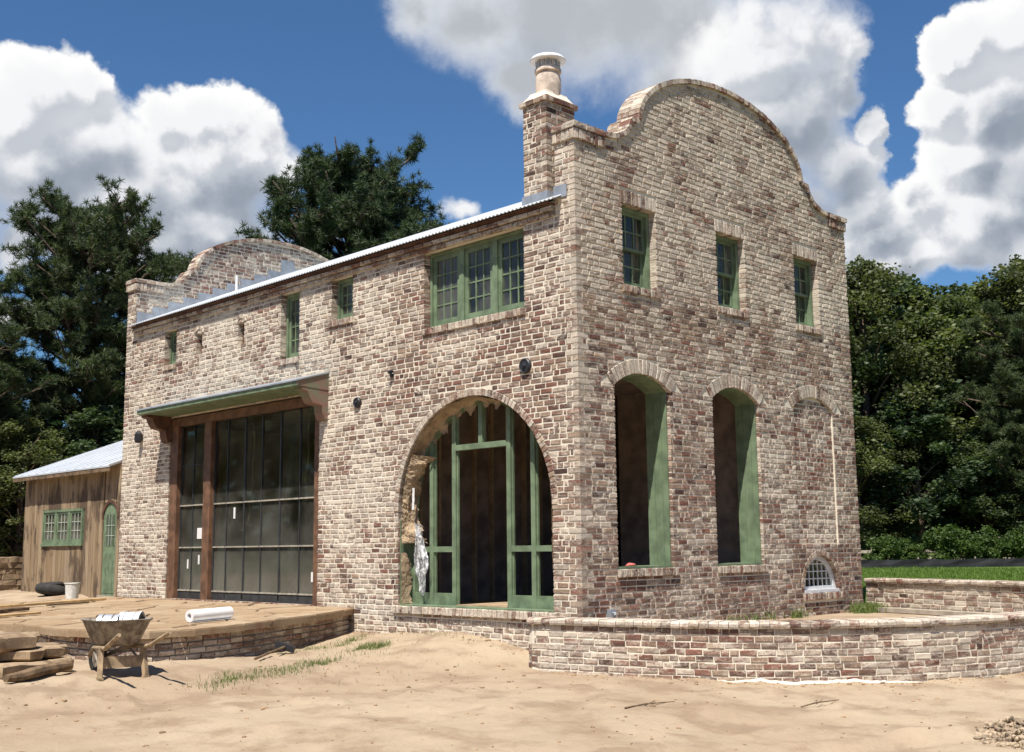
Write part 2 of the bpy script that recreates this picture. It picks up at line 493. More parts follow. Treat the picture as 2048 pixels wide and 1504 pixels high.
def ground_material():
    m, T = material('sandy_soil')
    pos = T.n('ShaderNodeNewGeometry').outputs['Position']
    big = T.noise(pos, 0.35, 5, 0.6)
    mid = T.noise(pos, 1.6, 6, 0.62)
    fin = T.noise(pos, 16, 6, 0.7)
    c = T.mix(T.smooth(big, 0.35, 0.68), (0.392, 0.308, 0.214), (0.325, 0.243, 0.166))
    c = T.mix(T.smooth(mid, 0.45, 0.66, 0, 0.8), c, (0.25, 0.178, 0.12))
    c = T.mix(T.smooth(fin, 0.55, 0.8, 0, 0.45), c, (0.17, 0.115, 0.075))
    c = T.mix(T.smooth(T.noise(pos, 5, 5, 0.7), 0.55, 0.75, 0, 0.4), c, (0.40, 0.31, 0.215))
    # far from the site the sand gives way to rough grass
    dist = T.vm('LENGTH', T.vm('MULTIPLY', pos, (1, 1, 0)))
    g = T.smooth(T.m('ADD', dist, T.m('MULTIPLY', big, 20)), 34, 46)
    c = T.mix(g, c, (0.075, 0.095, 0.03))
    h = T.m('ADD', T.m('MULTIPLY', mid, 0.5), T.m('ADD', T.m('MULTIPLY', fin, 0.35), T.m('MULTIPLY', T.noise(pos, 60, 4, 0.7), 0.12)))
    finish(T, pbr(T, c, 0.97, h, 0.8, 0.06, 0, 0.1))
    return m


def flagstone_material():
    m, T = material('flagstone')
    pos = T.n('ShaderNodeNewGeometry').outputs['Position']
    info = T.n('ShaderNodeObjectInfo')
    c = T.mix(info.outputs['Random'], (0.29, 0.205, 0.125), (0.37, 0.28, 0.185))
    c = T.mix(T.smooth(T.noise(pos, 2.6, 6, 0.65), 0.42, 0.68, 0, 0.8), c, (0.25, 0.155, 0.09))
    c = T.mix(T.smooth(T.noise(pos, 11, 5, 0.7), 0.5, 0.72, 0, 0.5), c, (0.42, 0.34, 0.23))
    finish(T, pbr(T, c, 0.95, T.noise(pos, 22, 6, 0.7), 0.6, 0.012, 0, 0.15))
    return m


def board_material():
    m, T = material('barn_board')
    pos = T.n('ShaderNodeNewGeometry').outputs['Position']
    info = T.n('ShaderNodeObjectInfo')
    st = T.vm('ADD', T.vm('MULTIPLY', pos, (14, 14, 0.9)), T.n('ShaderNodeCombineXYZ', i={0: T.m('MULTIPLY', info.outputs['Random'], 40)}).outputs[0])
    grain = T.noise(st, 1, 6, 0.65)
    blot = T.noise(T.vm('MULTIPLY', pos, (1, 2.2, 0.8)), 1.0, 5, 0.65)
    c = T.mix(info.outputs['Random'], (0.24, 0.165, 0.095), (0.33, 0.25, 0.165))
    c = T.mix(T.smooth(grain, 0.45, 0.75, 0, 0.8), c, (0.15, 0.10, 0.06))
    c = T.mix(T.smooth(blot, 0.48, 0.60, 0, 0.85), c, (0.075, 0.052, 0.037))
    finish(T, pbr(T, c, 0.9, grain, 0.5, 0.01, 0, 0.15))
    return m


GROUND = ground_material()
FLAG = flagstone_material()
BOARD = board_material()

# ------------------------------------------------------------------ brick engine
CH = 0.0762          # course height
Z0 = 0.2166          # bed line that the openings are set out from
JT = 0.0165


def course_z(z):
    return Z0 + round((z - Z0) / CH) * CH


class Block:
    """an opening: nothing is laid between left(z) and right(z); bricks beside it turn into its jamb"""
    def __init__(s, z0, z1, lf, rf, jamb=0.14):
        s.z0, s.z1, s.l, s.r, s.jamb = z0, z1, lf, rf, jamb


def rect_block(a, b, z0, z1, jamb=0.14):
    return Block(z0, z1, lambda z: a, lambda z: b, jamb)


def arc_block(a, b, z0, spring, rise, ring, jamb=0.14):
    """straight jambs to the springing, then a circular head grown by the ring of voussoirs"""
    c, h = (a + b) / 2, (b - a) / 2
    R = (h * h + rise * rise) / (2 * rise)
    cz = spring + rise - R

    def half(z):
        if z <= spring: return h
        q = (R + ring) ** 2 - (z - cz) ** 2
        return math.sqrt(q) if q > 0 else 0.0
    top = spring + rise + ring
    lo = Block(z0, spring, lambda z: a, lambda z: b, jamb)
    hi = Block(spring, top, lambda z: c - half(max(z, spring + 1e-4)), lambda z: c + half(max(z, spring + 1e-4)), 0.03)
    return [lo, hi]


BRICKS = {}     # owner -> list of (V, F, tone)


def put_brick(owner, W, c4, prot, depth, tone, bev=0.007, tilt=True):
    """c4: (s,z) bottom-left, bottom-right, top-right, top-left on the wall face"""
    cs = sum(p[0] for p in c4) / 4; cz = sum(p[1] for p in c4) / 4
    V = [W(s, z, depth) for s, z in c4]
    j = [rnd.uniform(-0.0035, 0.0035) if tilt else 0 for _ in range(4)]
    w = [(s + rnd.uniform(-.004, .004), z + rnd.uniform(-.0035, .0035)) for s, z in c4] if tilt else c4
    V += [W(s, z, -prot + bev + j[i]) for i, (s, z) in enumerate(w)]

    def ins(s, z):
        return s + math.copysign(min(bev, abs(cs - s) * 0.4), cs - s), z + math.copysign(min(bev, abs(cz - z) * 0.4), cz - z)
    V += [W(*ins(s, z), -prot + j[i]) for i, (s, z) in enumerate(w)]
    F = [(8, 9, 10, 11)]
    for i in range(4):
        k = (i + 1) % 4
        F += [(4 + i, 4 + k, 8 + k, 8 + i), (i, k, 4 + k, 4 + i)]
    BRICKS.setdefault(owner, []).append((V, F, tone))


def put_box_brick(owner, V, tone):
    BRICKS.setdefault(owner, []).append((V, [(0, 2, 3, 1), (4, 5, 7, 6), (0, 1, 5, 4), (2, 6, 7, 3), (0, 4, 6, 2), (1, 3, 7, 5)], tone))


def tone_of(lime, red=0.0):
    r = rnd.betavariate(1.6, 1.45)
    if red and rnd.random() < red: r = rnd.uniform(0.2, 0.45)
    return (r, min(1, max(0, lime + rnd.gauss(0, 0.19))), rnd.random())


def lay(owner, W, z0, z1, lo, hi, blocks=(), start=None, lime=lambda s, z: 0.5, prot=lambda s, z: 0.004, depth=0.02, header=0.3, red=0.0):
    """running courses of stretchers and stray headers between lo(z) and hi(z), cut round the blocks"""
    k0 = round((z0 - Z0) / CH)
    k1 = round((z1 - Z0) / CH)
    for k in range(k0, k1):
        zb, zt = Z0 + k * CH + JT / 2, Z0 + (k + 1) * CH - JT / 2
        zm = (zb + zt) / 2
        l0, h0 = lo(zm), hi(zm)
        if h0 - l0 < 0.05: continue
        st = start(k) if start else 0.0
        segs = [((lambda z, st=st: lo(z) + st), hi, depth, depth)]
        for b in blocks:
            if not (b.z0 <= zm < b.z1): continue
            bl, br = b.l(zm), b.r(zm)
            if br - bl < 0.02: continue
            new = []
            for L, R, dl, dr in segs:
                a, c = L(zm), R(zm)
                if br <= a or bl >= c:
                    new.append((L, R, dl, dr)); continue
                if bl > a: new.append((L, b.l, dl, b.jamb))
                if br < c: new.append((b.r, R, b.jamb, dr))
            segs = new
        cuts = []
        x = l0 - rnd.random() * 0.2
        while x < h0:
            cuts.append(x)
            x += (0.106 if rnd.random() < header else 0.205) + rnd.uniform(-0.012, 0.012)
        for L, R, dl, dr in segs:
            a, c = L(zm), R(zm)
            if c - a < 0.03: continue
            inner = [q for q in cuts if a + 0.06 < q < c - 0.06]
            ends = [None] + inner + [None]
            for i in range(len(ends) - 1):
                p, q = ends[i], ends[i + 1]
                first, last = p is None, q is None

                def left(z): return (L(z) + (JT / 2 if abs(L(zm) - l0) > 0.5 * JT or st else 0)) if first else p + JT / 2
                def rght(z): return R(z) - (0 if last else 0) if last else q - JT / 2
                c4 = [(left(zb), zb), (rght(zb), zb), (rght(zt), zt), (left(zt), zt)]
                if min(c4[1][0] - c4[0][0], c4[2][0] - c4[3][0]) < 0.012: continue
                D = max(dl if first else depth, dr if last else depth)
                sm = (c4[0][0] + c4[1][0]) / 2
                put_brick(owner, W, c4, prot(sm, zm) + rnd.uniform(-0.002, 0.003), D, tone_of(lime(sm, zm), red))


def rowlock(owner, W, a, b, z0, z1, prot, depth, lime=0.55, w=0.074, ends=True):
    """a row of bricks standing side by side (sill or flat head)"""
    n = max(2, round((b - a) / w)); w = (b - a) / n
    for i in range(n):
        s0, s1 = a + i * w + 0.004, a + (i + 1) * w - 0.004
        put_brick(owner, W, [(s0, z0), (s1, z0), (s1, z1), (s0, z1)], prot + rnd.uniform(-.004, .004), depth, tone_of(lime))


def arch_ring(owner, W, c, cz, R, t, a0, a1, prot, depth, lime=0.55, w=0.074):
    n = max(3, round(R * abs(a1 - a0) / w)); da = (a1 - a0) / n
    for i in range(n):
        g = 0.004 / R
        p, q = a0 + i * da + math.copysign(g, da), a0 + (i + 1) * da - math.copysign(g, da)
        P = lambda r, a: (c + r * math.cos(a), cz + r * math.sin(a))
        put_brick(owner, W, [P(R, p), P(R, q), P(R + t, q), P(R + t, p)], prot + rnd.uniform(-.003, .003), depth, tone_of(lime))


def wander(t, n):
    return [(min(1, max(0, t[0] + rnd.gauss(0, .06))), min(1, max(0, t[1] + rnd.gauss(0, .16))), min(1, max(0, t[2] + rnd.gauss(0, .25)))) for _ in range(n)]


def flush_bricks(owner, parent, limit=300):
    """the bricks that show largest from where the photograph was taken become objects; the rest one part"""
    L = BRICKS.pop(owner)
    sc = []
    for V, F, t in L:
        P = [Vector(v) for v in V]
        best = 0
        f = F[0] if len(V) == 12 else None
        for f in ([F[0]] if len(V) == 12 else F):
            n = (P[f[1]] - P[f[0]]).cross(P[f[2]] - P[f[1]])
            c = sum((P[i] for i in f), Vector()) / 4
            v = CAM - c; d = v.length
            ndc = cam.matrix_world.inverted() @ c
            x, y = ndc.x / -ndc.z, ndc.y / -ndc.z
            ok = abs(x) < 0.43 and abs(y) < 0.315 and ndc.z < 0
            best = max(best, abs(n.dot(v)) / d ** 3 if ok else 0)
        sc.append(best)
    order = sorted(range(len(L)), key=lambda i: -sc[i])
    for i in order[:limit]:
        V, F, t = L[i]
        c = sum((Vector(v) for v in V), Vector()) / len(V)
        o = link('brick', mesh('brick', [Vector(v) - c for v in V], F, BRICK, attr=wander(t, len(V))), parent)
        o.location = c
    rest = order[limit:]
    if rest:
        VV, QQ, TT = [], [], []
        for i in rest:
            V, F, t = L[i]
            o = len(VV)
            VV += [tuple(v) for v in V]; TT += wander(t, len(V))
            QQ += [tuple(a + o for a in f) for f in F]
        o = link('brickwork', quads_mesh('brickwork', VV, QQ, BRICK, np.array(TT, np.float32)), parent)
        o['kind'] = 'stuff'


def arc_pts(a, b, spring, rise, n=20):
    c, h = (a + b) / 2, (b - a) / 2
    R = (h * h + rise * rise) / (2 * rise); cz = spring + rise - R
    th = math.asin(min(1, h / R)) if rise <= h else PI - math.asin(min(1, h / R))
    return [(c + R * math.sin(th * (1 - 2 * i / n)), cz + R * math.cos(th * (1 - 2 * i / n))) for i in range(n + 1)], c, cz, R, th


def wall_slab(name, W, outer, holes, d0, d1, mat, parent):
    """a wall of real thickness with openings right through it"""
    loops = [[Vector((s, z, 0)) for s, z in lp] for lp in [outer] + holes]
    flat = [p for lp in loops for p in lp]
    tris = tessellate_polygon(loops)
    n = len(flat)
    V = [W(p.x, p.y, d0) for p in flat] + [W(p.x, p.y, d1) for p in flat]
    F = [tuple(t) for t in tris] + [tuple(i + n for i in reversed(t)) for t in tris]
    o = 0
    for lp in loops:
        k = len(lp)
        F += [(o + i, o + (i + 1) % k, n + o + (i + 1) % k, n + o + i) for i in range(k)]
        o += k
    return link(name, mesh(name, V, F, mat), parent)


WL = lambda s, z, d: (d, s, z)             # long wall, faces -x
WG = lambda s, z, d: (s, d, z)             # curved gable, faces -y
LEN, WID = 12.6, 6.907

house = empty('brick_house', (0, 0, 0), 0, 'two storey whitewashed brick house with curved gable and metal roof', 'house')

# ---- openings
cz = course_z
UZT = cz(5.703)
GW = [(0.943, 1.661), (3.114, 3.833), (5.238, 5.957)]          # upper gable windows
GZ0, GZ1 = cz(4.566), cz(5.703)
BW = [(0.707, 1.868), (2.887, 4.048)]                          # tall arched openings
NICHE = (5.040, 6.215)
BZ, BS, BR = cz(0.749), 3.165, 0.195
g_blocks, g_holes = [], []
e = 0.012


def rect_loop(a, b, z0, z1, g=e):
    return [(a - g, z0 - g), (b + g, z0 - g), (b + g, z1 + g), (a - g, z1 + g)]


def arch_loop(a, b, z0, spring, rise, g=e, n=20):
    pts, *_ = arc_pts(a - g, b + g, spring, rise + g, n)
    return [(a - g, z0 - g), (b + g, z0 - g)] + pts


for a, b in GW:
    g_blocks += [rect_block(a, b, GZ0, GZ1), rect_block(a - 0.035, b + 0.035, GZ1, GZ1 + 2.6 * CH, 0.03), rect_block(a - 0.03, b + 0.045, GZ0 - 1.4 * CH, GZ0, 0.03)]
    g_holes.append(rect_loop(a, b, GZ0, GZ1))
for a, b in BW:
    g_blocks += arc_block(a, b, BZ, BS, BR, 0.205)
    g_blocks.append(rect_block(a - 0.02, b + 0.06, BZ - 1.45 * CH, BZ, 0.03))
    g_holes.append(arch_loop(a, b, BZ, BS, BR))
HM = (5.13, 6.15, 0.285, 0.575)       # half-moon cellar window: a, b, sill, crown rise
g_blocks += arc_block(HM[0], HM[1], HM[2], HM[2] + 0.08, 0.50, 0.095)
g_blocks.append(rect_block(HM[0] - 0.05, HM[1] + 0.14, HM[2] - 1.45 * CH, HM[2], 0.03))
g_holes.append(arch_loop(HM[0], HM[1], HM[2], HM[2] + 0.08, 0.50))
NB = cz(1.02)
g_blocks += arc_block(NICHE[0], NICHE[1], NB, BS + 0.03, BR, 0.205, 0.05)

# ---- curved gable outline
GC, GA, GBASE, GH = 3.4535, 2.13, 6.985, 1.035


def gable_half(z, off=0.0):
    """half width of the gable at height z"""
    if z < 6.62 - off: return GC + 0.0
    if z < GBASE - off:
        t = min(1, max(0, (z - (6.62 - off)) / 0.365))
        # cove: from the shoulder tip in to the ledge
        x = 0.60 + 0.55 * math.sqrt(max(0, 1 - (1 - t) ** 2))
        return GC - x + 0.0
    q = 1 - ((z - GBASE + off * 0.0) / (GH - off)) ** 2
    return (GA - off) * math.sqrt(q) if q > 0 else 0.0


def gable_profile(n=36):
    """outer line from left shoulder to right shoulder"""
    P = [(0.0, 6.62), (0.60, 6.62)]
    for i in range(1, 9):
        a = i / 8 * PI / 2
        P.append((0.60 + 0.55 * math.sin(a), 6.62 + 0.365 * (1 - math.cos(a))))
    P += [(1.15, GBASE), (GC - GA, GBASE)]
    for i in range(1, n):
        a = PI - PI * i / n
        P.append((GC + GA * math.cos(a), GBASE + GH * math.sin(a)))
    R = [(2 * GC - x, z) for x, z in P[:12]][::-1]
    return P[:12] + P[12:] + R


def dedupe(P):
    out = []
    for p in P:
        if not out or (Vector(p) - Vector(out[-1])).length > 1e-3: out.append(p)
    return out


PROF = dedupe(gable_profile())


def lo_g(z):
    return GC - gable_half(z, 0.07) if z > 6.55 else 0.0


def hi_g(z):
    return GC + gable_half(z, 0.07) if z > 6.55 else WID


def inset(P, d):
    out = []
    for i, p in enumerate(P):
        a, b = Vector(P[max(i - 1, 0)]), Vector(P[min(i + 1, len(P) - 1)])
        t = (b - a).normalized()
        out.append((p[0] + t.y * d, p[1] - t.x * d))
    return out


def gable_wall(name, W, zb, holes, T=0.355):
    inn = inset(PROF, 0.05)
    inn[0] = (0.004, inn[0][1]); inn[-1] = (WID - 0.004, inn[-1][1])
    outer = [(0.004, zb)] + inn + [(WID - 0.004, zb)]
    return wall_slab(name, W, outer, holes, 0.004, T, MORTAR, house)


gable = gable_wall('gable_wall', WG, -0.5, g_holes + [arch_loop(NICHE[0], NICHE[1], NB, BS + 0.03, BR, 0.0)])


def quoin(k):
    return (0.208 if k % 2 == 0 else 0.1) + 0.004


def lime_g(s, z):
    v = 0.46
    v += 0.34 * min(1, max(0, (z - 3.9) / 0.9))
    v -= 0.26 * min(1, max(0, (1.9 - z) / 1.4))
    v -= 0.08 * math.exp(-((z - 3.6) / 0.5) ** 2)
    v -= 0.10 * math.exp(-((z - 4.25) / 0.45) ** 2)
    v += 0.10 * math.exp(-((s - 4.6) / 0.5) ** 2) * (1 if z < 3.2 else 0)
    v -= 0.14 * math.exp(-((s - 3.2) / 1.3) ** 2 - ((z - 7.0) / 0.45) ** 2)
    return v


def prot_g(s, z):
    return 0.005 + 0.006 * min(1, max(0, (z - 3.0) / 1.2))


lay('house', WG, -0.42, 8.1, lo_g, hi_g, g_blocks, start=lambda k: quoin(k) if Z0 + k * CH < 6.54 else 0, lime=lime_g, prot=prot_g)

# blind niche: a recessed panel of redder brick
WN = lambda s, z, d: (s, d + 0.028, z)
nb = arc_block(NICHE[0], NICHE[1], NB, BS + 0.03, BR, 0.0)
nh = lambda z, b=nb: b[0] if z < BS + 0.03 else b[1]
lay('house', WN, NB, BS + 0.03 + BR, lambda z: nh(z).l(z), lambda z: nh(z).r(z), (), lime=lambda s, z: 0.32 + 0.22 * (z < 2.0), prot=lambda s, z: 0.002, red=0.65)
mb = MB()
pl = arch_loop(NICHE[0], NICHE[1], NB, BS + 0.03, BR, 0.004)
mb.prism(pl, lambda s, z: WG(s, z, 0.034), lambda s, z: WG(s, z, 0.30)).build('niche_panel', MORTAR, house)

# heads and sills of the gable
for a, b in GW:
    rowlock('house', WG, a - 0.03, b + 0.03, GZ1 + 0.002, GZ1 + 2.6 * CH - 0.008, 0.011, 0.14, 0.72, 0.078)
    rowlock('house', WG, a - 0.03, b + 0.045, GZ0 - 1.4 * CH + 0.004, GZ0 - 0.004, 0.040, 0.14, 0.45)
for (a, b), sp in [(w, BS) for w in BW] + [(NICHE, BS + 0.03)]:
    _, c, zc, R, th = arc_pts(a, b, sp, BR)
    th2 = th + 0.035
    arch_ring('house', WG, c, zc, R, 0.20, PI / 2 + th2, PI / 2 - th2, 0.013, 0.06 if sp > BS else 0.14, 0.60)
for a, b in BW:
    rowlock('house', WG, a - 0.02, b + 0.06, BZ - 1.45 * CH + 0.004, BZ - 0.004, 0.045, 0.14, 0.5)
_, c, zc, R, th = arc_pts(HM[0], HM[1], HM[2] + 0.08, 0.50)
arch_ring('house', WG, c, zc, R, 0.09, PI / 2 + th, PI / 2 - th, 0.011, 0.12, 0.5)
rowlock('house', WG, HM[0] - 0.05, HM[1] + 0.14, HM[2] - 1.45 * CH + 0.004, HM[2] - 0.004, 0.040, 0.14, 0.45)

# ---- long wall
TRI = (0.961, 3.056, cz(4.26), cz(5.40))
SQ = (4.827, 5.391, cz(4.70), cz(5.40))
TALL = (6.317, 6.875, cz(4.26), cz(5.39))
SMALL = (10.498, 10.966, cz(4.67), cz(5.36))
SLOTS = [(9.53, 9.73, cz(4.75), cz(5.12)), (8.05, 8.25, cz(4.75), cz(5.12))]
BIG = (5.70, 10.63, cz(0.17), cz(3.56))
ARC_C, ARC_Z, ARC_R = 2.071, 1.58, 1.575
AS = cz(0.2166)
l_blocks, l_holes = [], []
for a, b, z0, z1 in (TRI, SQ, TALL, SMALL):
    l_blocks += [rect_block(a, b, z0, z1), rect_block(a - 0.03, b + 0.03, z0 - 1.4 * CH, z0, 0.03)]
    l_holes.append(rect_loop(a, b, z0, z1))
for a, b, z0, z1 in SLOTS:
    l_blocks += [rect_block(a, b, z0, z1)]
    l_holes.append(rect_loop(a, b, z0, z1))
l_blocks.append(rect_block(*BIG))
l_holes.append(rect_loop(*BIG))
ab = arc_block(ARC_C - ARC_R, ARC_C + ARC_R, AS, ARC_Z, ARC_R - 0.001, 0.105, 0.05)
l_blocks += ab
l_blocks.append(rect_block(0.40, 3.72, AS - 1.45 * CH, AS, 0.03))
l_holes.append(arch_loop(ARC_C - ARC_R, ARC_C + ARC_R, AS, ARC_Z, ARC_R, e, 40))
EAVE = cz(5.40)
wall_slab('long_wall', WL, [(0.357, -0.5), (12.243, -0.5), (12.243, 5.62), (0.357, 5.62)], l_holes, 0.004, 0.355, MORTAR, house)


def lime_l(s, z):
    v = 0.50
    v += 0.16 * min(1, max(0, (s - 3.5) / 4))
    v += 0.10 * math.exp(-((s - 4.5) / 1.2) ** 2)
    v -= 0.18 * math.exp(-((s - 1.2) / 1.5) ** 2 - ((z - 4.2) / 1.4) ** 2)
    v -= 0.14 * math.exp(-((s - 3.2) / 1.4) ** 2 - ((z - 3.3) / 0.6) ** 2)
    v -= 0.12 * math.exp(-((s - 0.7) / 1.2) ** 2 - ((z - 3.3) / 0.5) ** 2)
    v += 0.12 * (z < 0.25)
    return v


# courses are struck on the near side of the eave; the gable pier carries on above it
lay('house', WL, -0.42, EAVE, lambda z: 0.0, lambda z: LEN, l_blocks, start=lambda k: quoin(k + 1), lime=lime_l, prot=lambda s, z: 0.003)
lay('house', WL, EAVE, 6.54, lambda z: 0.0, lambda z: 0.355, (), start=lambda k: quoin(k + 1), lime=lambda s, z: 0.72, prot=lambda s, z: 0.004)
lay('house', WL, EAVE, 6.54, lambda z: LEN - 0.355, lambda z: LEN, (), lime=lambda s, z: 0.6, prot=lambda s, z: 0.004)
# corbelled courses under the eave
for i, pz in enumerate((0.035, 0.07)):
    lay('house', WL, EAVE + i * CH, EAVE + (i + 1) * CH, lambda z: 0.36, lambda z: LEN - 0.36, (), lime=lambda s, z: 0.55, prot=lambda s, z, pz=pz: pz, depth=0.02, header=0.1)
# corner quoins run right through the corner
for k in range(round((-0.42 - Z0) / CH), round((6.54 - Z0) / CH)):
    lx, ly = (0.208, 0.1) if k % 2 == 0 else (0.1, 0.208)
    zb, zt = Z0 + k * CH + JT / 2, Z0 + (k + 1) * CH - JT / 2
    p, q = -0.004 + rnd.uniform(-.003, .002), -0.004 + rnd.uniform(-.003, .002)
    V = [(x + rnd.uniform(-.002, .002), y + rnd.uniform(-.002, .002), z + rnd.uniform(-.002, .002)) for z in (zb, zt) for y in (q, ly - JT / 2) for x in (p, lx - JT / 2)]
    put_box_brick('house', V, tone_of(0.74 if Z0 + k * CH > 1.2 else 0.5, 0.12))

# sills and arch of the long wall
for a, b, z0, z1 in (TRI, SQ, TALL, SMALL):
    rowlock('house', WL, a - 0.03, b + 0.03, z0 - 1.4 * CH + 0.004, z0 - 0.004, 0.035, 0.14, 0.62)
for a, b, z0, z1 in SLOTS:
    arch_ring('house', WL, (a + b) / 2, z1 - 0.02, 0.11, 0.07, PI * 0.95, PI * 0.05, 0.02, 0.06, 0.7, 0.06)
rowlock('house', WL, 0.40, 3.72, AS - 1.45 * CH + 0.004, AS - 0.004, 0.06, 0.2, 0.72)
arch_ring('house', WL, ARC_C, ARC_Z, ARC_R, 0.10, PI, 0, 0.012, 0.14, 0.66, 0.07)
rowlock('house', WL, BIG[0] + 0.05, BIG[1] - 0.05, 0.10, 0.165, 0.02, 0.2, 0.2)
m_ = MB()
for a, b, z0, z1 in SLOTS:
    m_.box(0.10, 0.30, a - 0.03, b + 0.03, z0 - 0.03, z1 + 0.03)
m_.build('slot_back', DARKWOOD, house)

# corbel table and coping of a curved gable
def gable_trim(y0, face, left_y):
    """y0: outer face; face=-1 looks to -y, +1 to +y"""
    def W(s, z, d): return (s, y0 - face * d, z)
    for a, b in ((-0.02, 0.60), (WID - 0.52, WID + 0.02)):
        rowlock('house', W, a, b, 6.39, 6.53, 0.045, 0.02, 0.5, 0.075)
        rowlock('house', W, a, b, 6.538, 6.60, 0.062, 0.02, 0.4, 0.21)
    # the return of the corbels on the side face
    ya, yb = sorted(left_y)
    rowlock('house', WL, ya, yb, 6.39, 6.53, 0.04, 0.02, 0.66, 0.075)
    rowlock('house', WL, ya, yb, 6.538, 6.60, 0.058, 0.02, 0.66, 0.21)
    # coping: bricks laid across the wall head, following the curve
    pts = [Vector((x, z)) for x, z in PROF]
    pts[0].x = -0.05; pts[-1].x = WID + 0.05
    seg = [0]
    for i in range(1, len(pts)): seg.append(seg[-1] + (pts[i] - pts[i - 1]).length)
    tot = seg[-1]; n = round(tot / 0.078)

    def at(u):
        u = min(max(u, 0), tot)
        for i in range(1, len(seg)):
            if u <= seg[i]:
                t = (u - seg[i - 1]) / max(1e-6, seg[i] - seg[i - 1]); return pts[i - 1].lerp(pts[i], t)
        return pts[-1]
    for i in range(n):
        u0, u1 = tot * i / n + 0.003, tot * (i + 1) / n - 0.003
        A, B = at(u0), at(u1)
        t = (B - A).normalized(); nn = Vector((-t.y, t.x))
        up = rnd.uniform(0.0, 0.006); th = 0.066
        q = [A - nn * th, B - nn * th, B + nn * up, A + nn * up]
        for (da, db) in ((-0.052 + rnd.uniform(-.004, .004), 0.148), (0.154, 0.37 + rnd.uniform(-.004, .004))):
            V = []
            for d in (da, db):
                V += [W(p.x, p.y, d) for p in (q[0], q[1], q[3], q[2])]
            put_box_brick('house', V, tone_of(0.55, 0.15))


gable_trim(0.0, -1, (-0.03, 0.36))

# ---- far gable (its inner face shows above the roof)
WF = lambda s, z, d: (s, LEN - 0.355 + d, z)
gable_wall('far_gable_wall', WF, -0.3, [])
lay('house', WF, 5.60, 8.1, lo_g, hi_g, (), lime=lambda s, z: 0.5, prot=lambda s, z: 0.004)
gable_trim(LEN - 0.355, -1, (LEN - 0.40, LEN + 0.03))
# plain outer side and right wall
MB().box(WID - 0.355, WID - 0.003, 0.357, LEN - 0.352, -0.4, 5.6).build('side_wall', MORTAR, house)
flush_bricks('house', house)

# ---- inside of the house
MB().box(0.357, WID - 0.357, 0.357, LEN - 0.357, -0.05, 0.165).build('floor', FLOORWOOD, house)
MB().box(0.357, WID - 0.357, 0.357, LEN - 0.357, 3.62, 3.80).build('upper_floor', INTERIOR, house)
MB().box(0.357, WID - 0.357, 4.72, 4.86, 0.166, 3.619).build('partition', INTERIOR, house)
MB().box(WID - 0.40, WID - 0.358, 0.36, 4.71, 0.166, 3.618).build('lining', INTERIOR, house)
MB().box(4.3, 4.4, 0.36, 3.0, 0.166, 3.618).build('inner_wall', INTERIOR, house)

mb = MB()
mb.box(4.2, 4.28, 4.88, 12.2, 0.166, 3.618)
mb.build('back_lining', INTERIOR_WALL, house)
# bare studs on the partition and a french door in it, seen dimly through the tall openings
for i in range(15):
    x = 0.45 + i * 0.40
    if not 5.45 < x < 6.5: MB().box(x, x + 0.045, 4.63, 4.719, 0.168, 3.616).build('wall_stud', FLOORWOOD, house)
fd = MB(); frame_x = ((5.52, 5.61), (6.41, 6.49))
for x0, x1 in frame_x: fd.box(x0, x1, 4.66, 4.715, 0.168, 2.20)
fd.box(5.611, 6.409, 4.66, 4.715, 2.10, 2.20); fd.box(5.611, 6.409, 4.665, 4.712, 0.168, 0.55)
fdo = fd.build('french_door', GREEN, house)
for i in range(3):
    for j in range(4):
        x0, z0 = 5.628 + i * 0.265, 0.57 + j * 0.385
        MB().box(x0, x0 + 0.245, 4.69, 4.70, z0, z0 + 0.36).build('pane', GLASS, fdo)
fb = MB()
for i in range(1, 3): fb.box(5.611 + i * 0.265, 5.627 + i * 0.265, 4.675, 4.705, 0.551, 2.099)
for j in range(1, 4): fb.box(5.612, 6.408, 4.677, 4.704, 0.55 + j * 0.385, 0.57 + j * 0.385)
fb.build('door_bars', PALE, fdo)
MB().box(2.2, 4.19, 5.6, 9.0, 0.166, 0.95).build('counter', INTERIOR_WALL, house)
mb = MB()
for y in (5.5, 7.2, 9.0, 10.4):
    mb.box(2.6, 2.72, y, y + 0.12, 0.97 if 5.6 < y < 9.0 else 0.166, 3.618)
mb.build('stud', GREEN, house)


# ---- windows
def box_w(mbq, W, s0, s1, z0, z1, d0, d1):
    return mbq.box(s0, s1, z0, z1, d0, d1, fn=lambda s, z, d: W(s, z, d))


def sash_panes(win, W, a, b, z0, z1, d, cols, rows, bar=0.021, mat=GREEN, glass=GLASS, barmat=None, deep=0.024):
    """glazing bars and single panes of one sash, as sub-parts of the window"""
    pw, ph = (b - a - bar * (cols - 1)) / cols, (z1 - z0 - bar * (rows - 1)) / rows
    mt = MB()
    for i in range(1, cols):
        s = a + i * (pw + bar) - bar
        box_w(mt, W, s, s + bar, z0, z1, d, d + deep)
    for j in range(1, rows):
        z = z0 + j * (ph + bar) - bar
        for i in range(cols):
            s = a + i * (pw + bar)
            box_w(mt, W, s, s + pw, z, z + bar, d + 0.001, d + deep - 0.001)
    if mt.V: mt.build('glazing_bars', barmat or mat, win)
    pm = None
    for i in range(cols):
        for j in range(rows):
            s, z = a + i * (pw + bar), z0 + j * (ph + bar)
            if pm is None:
                q = MB(); box_w(q, lambda s, z, d: Vector(W(s, z, d)) - Vector(W(0, 0, 0)), -0.001, pw + 0.001, -0.001, ph + 0.001, deep * 0.4, deep * 0.4 + 0.004)
                pm = mesh('pane', q.V, q.F, glass)
            o = link('pane', pm, win); o.location = W(s, z, d)


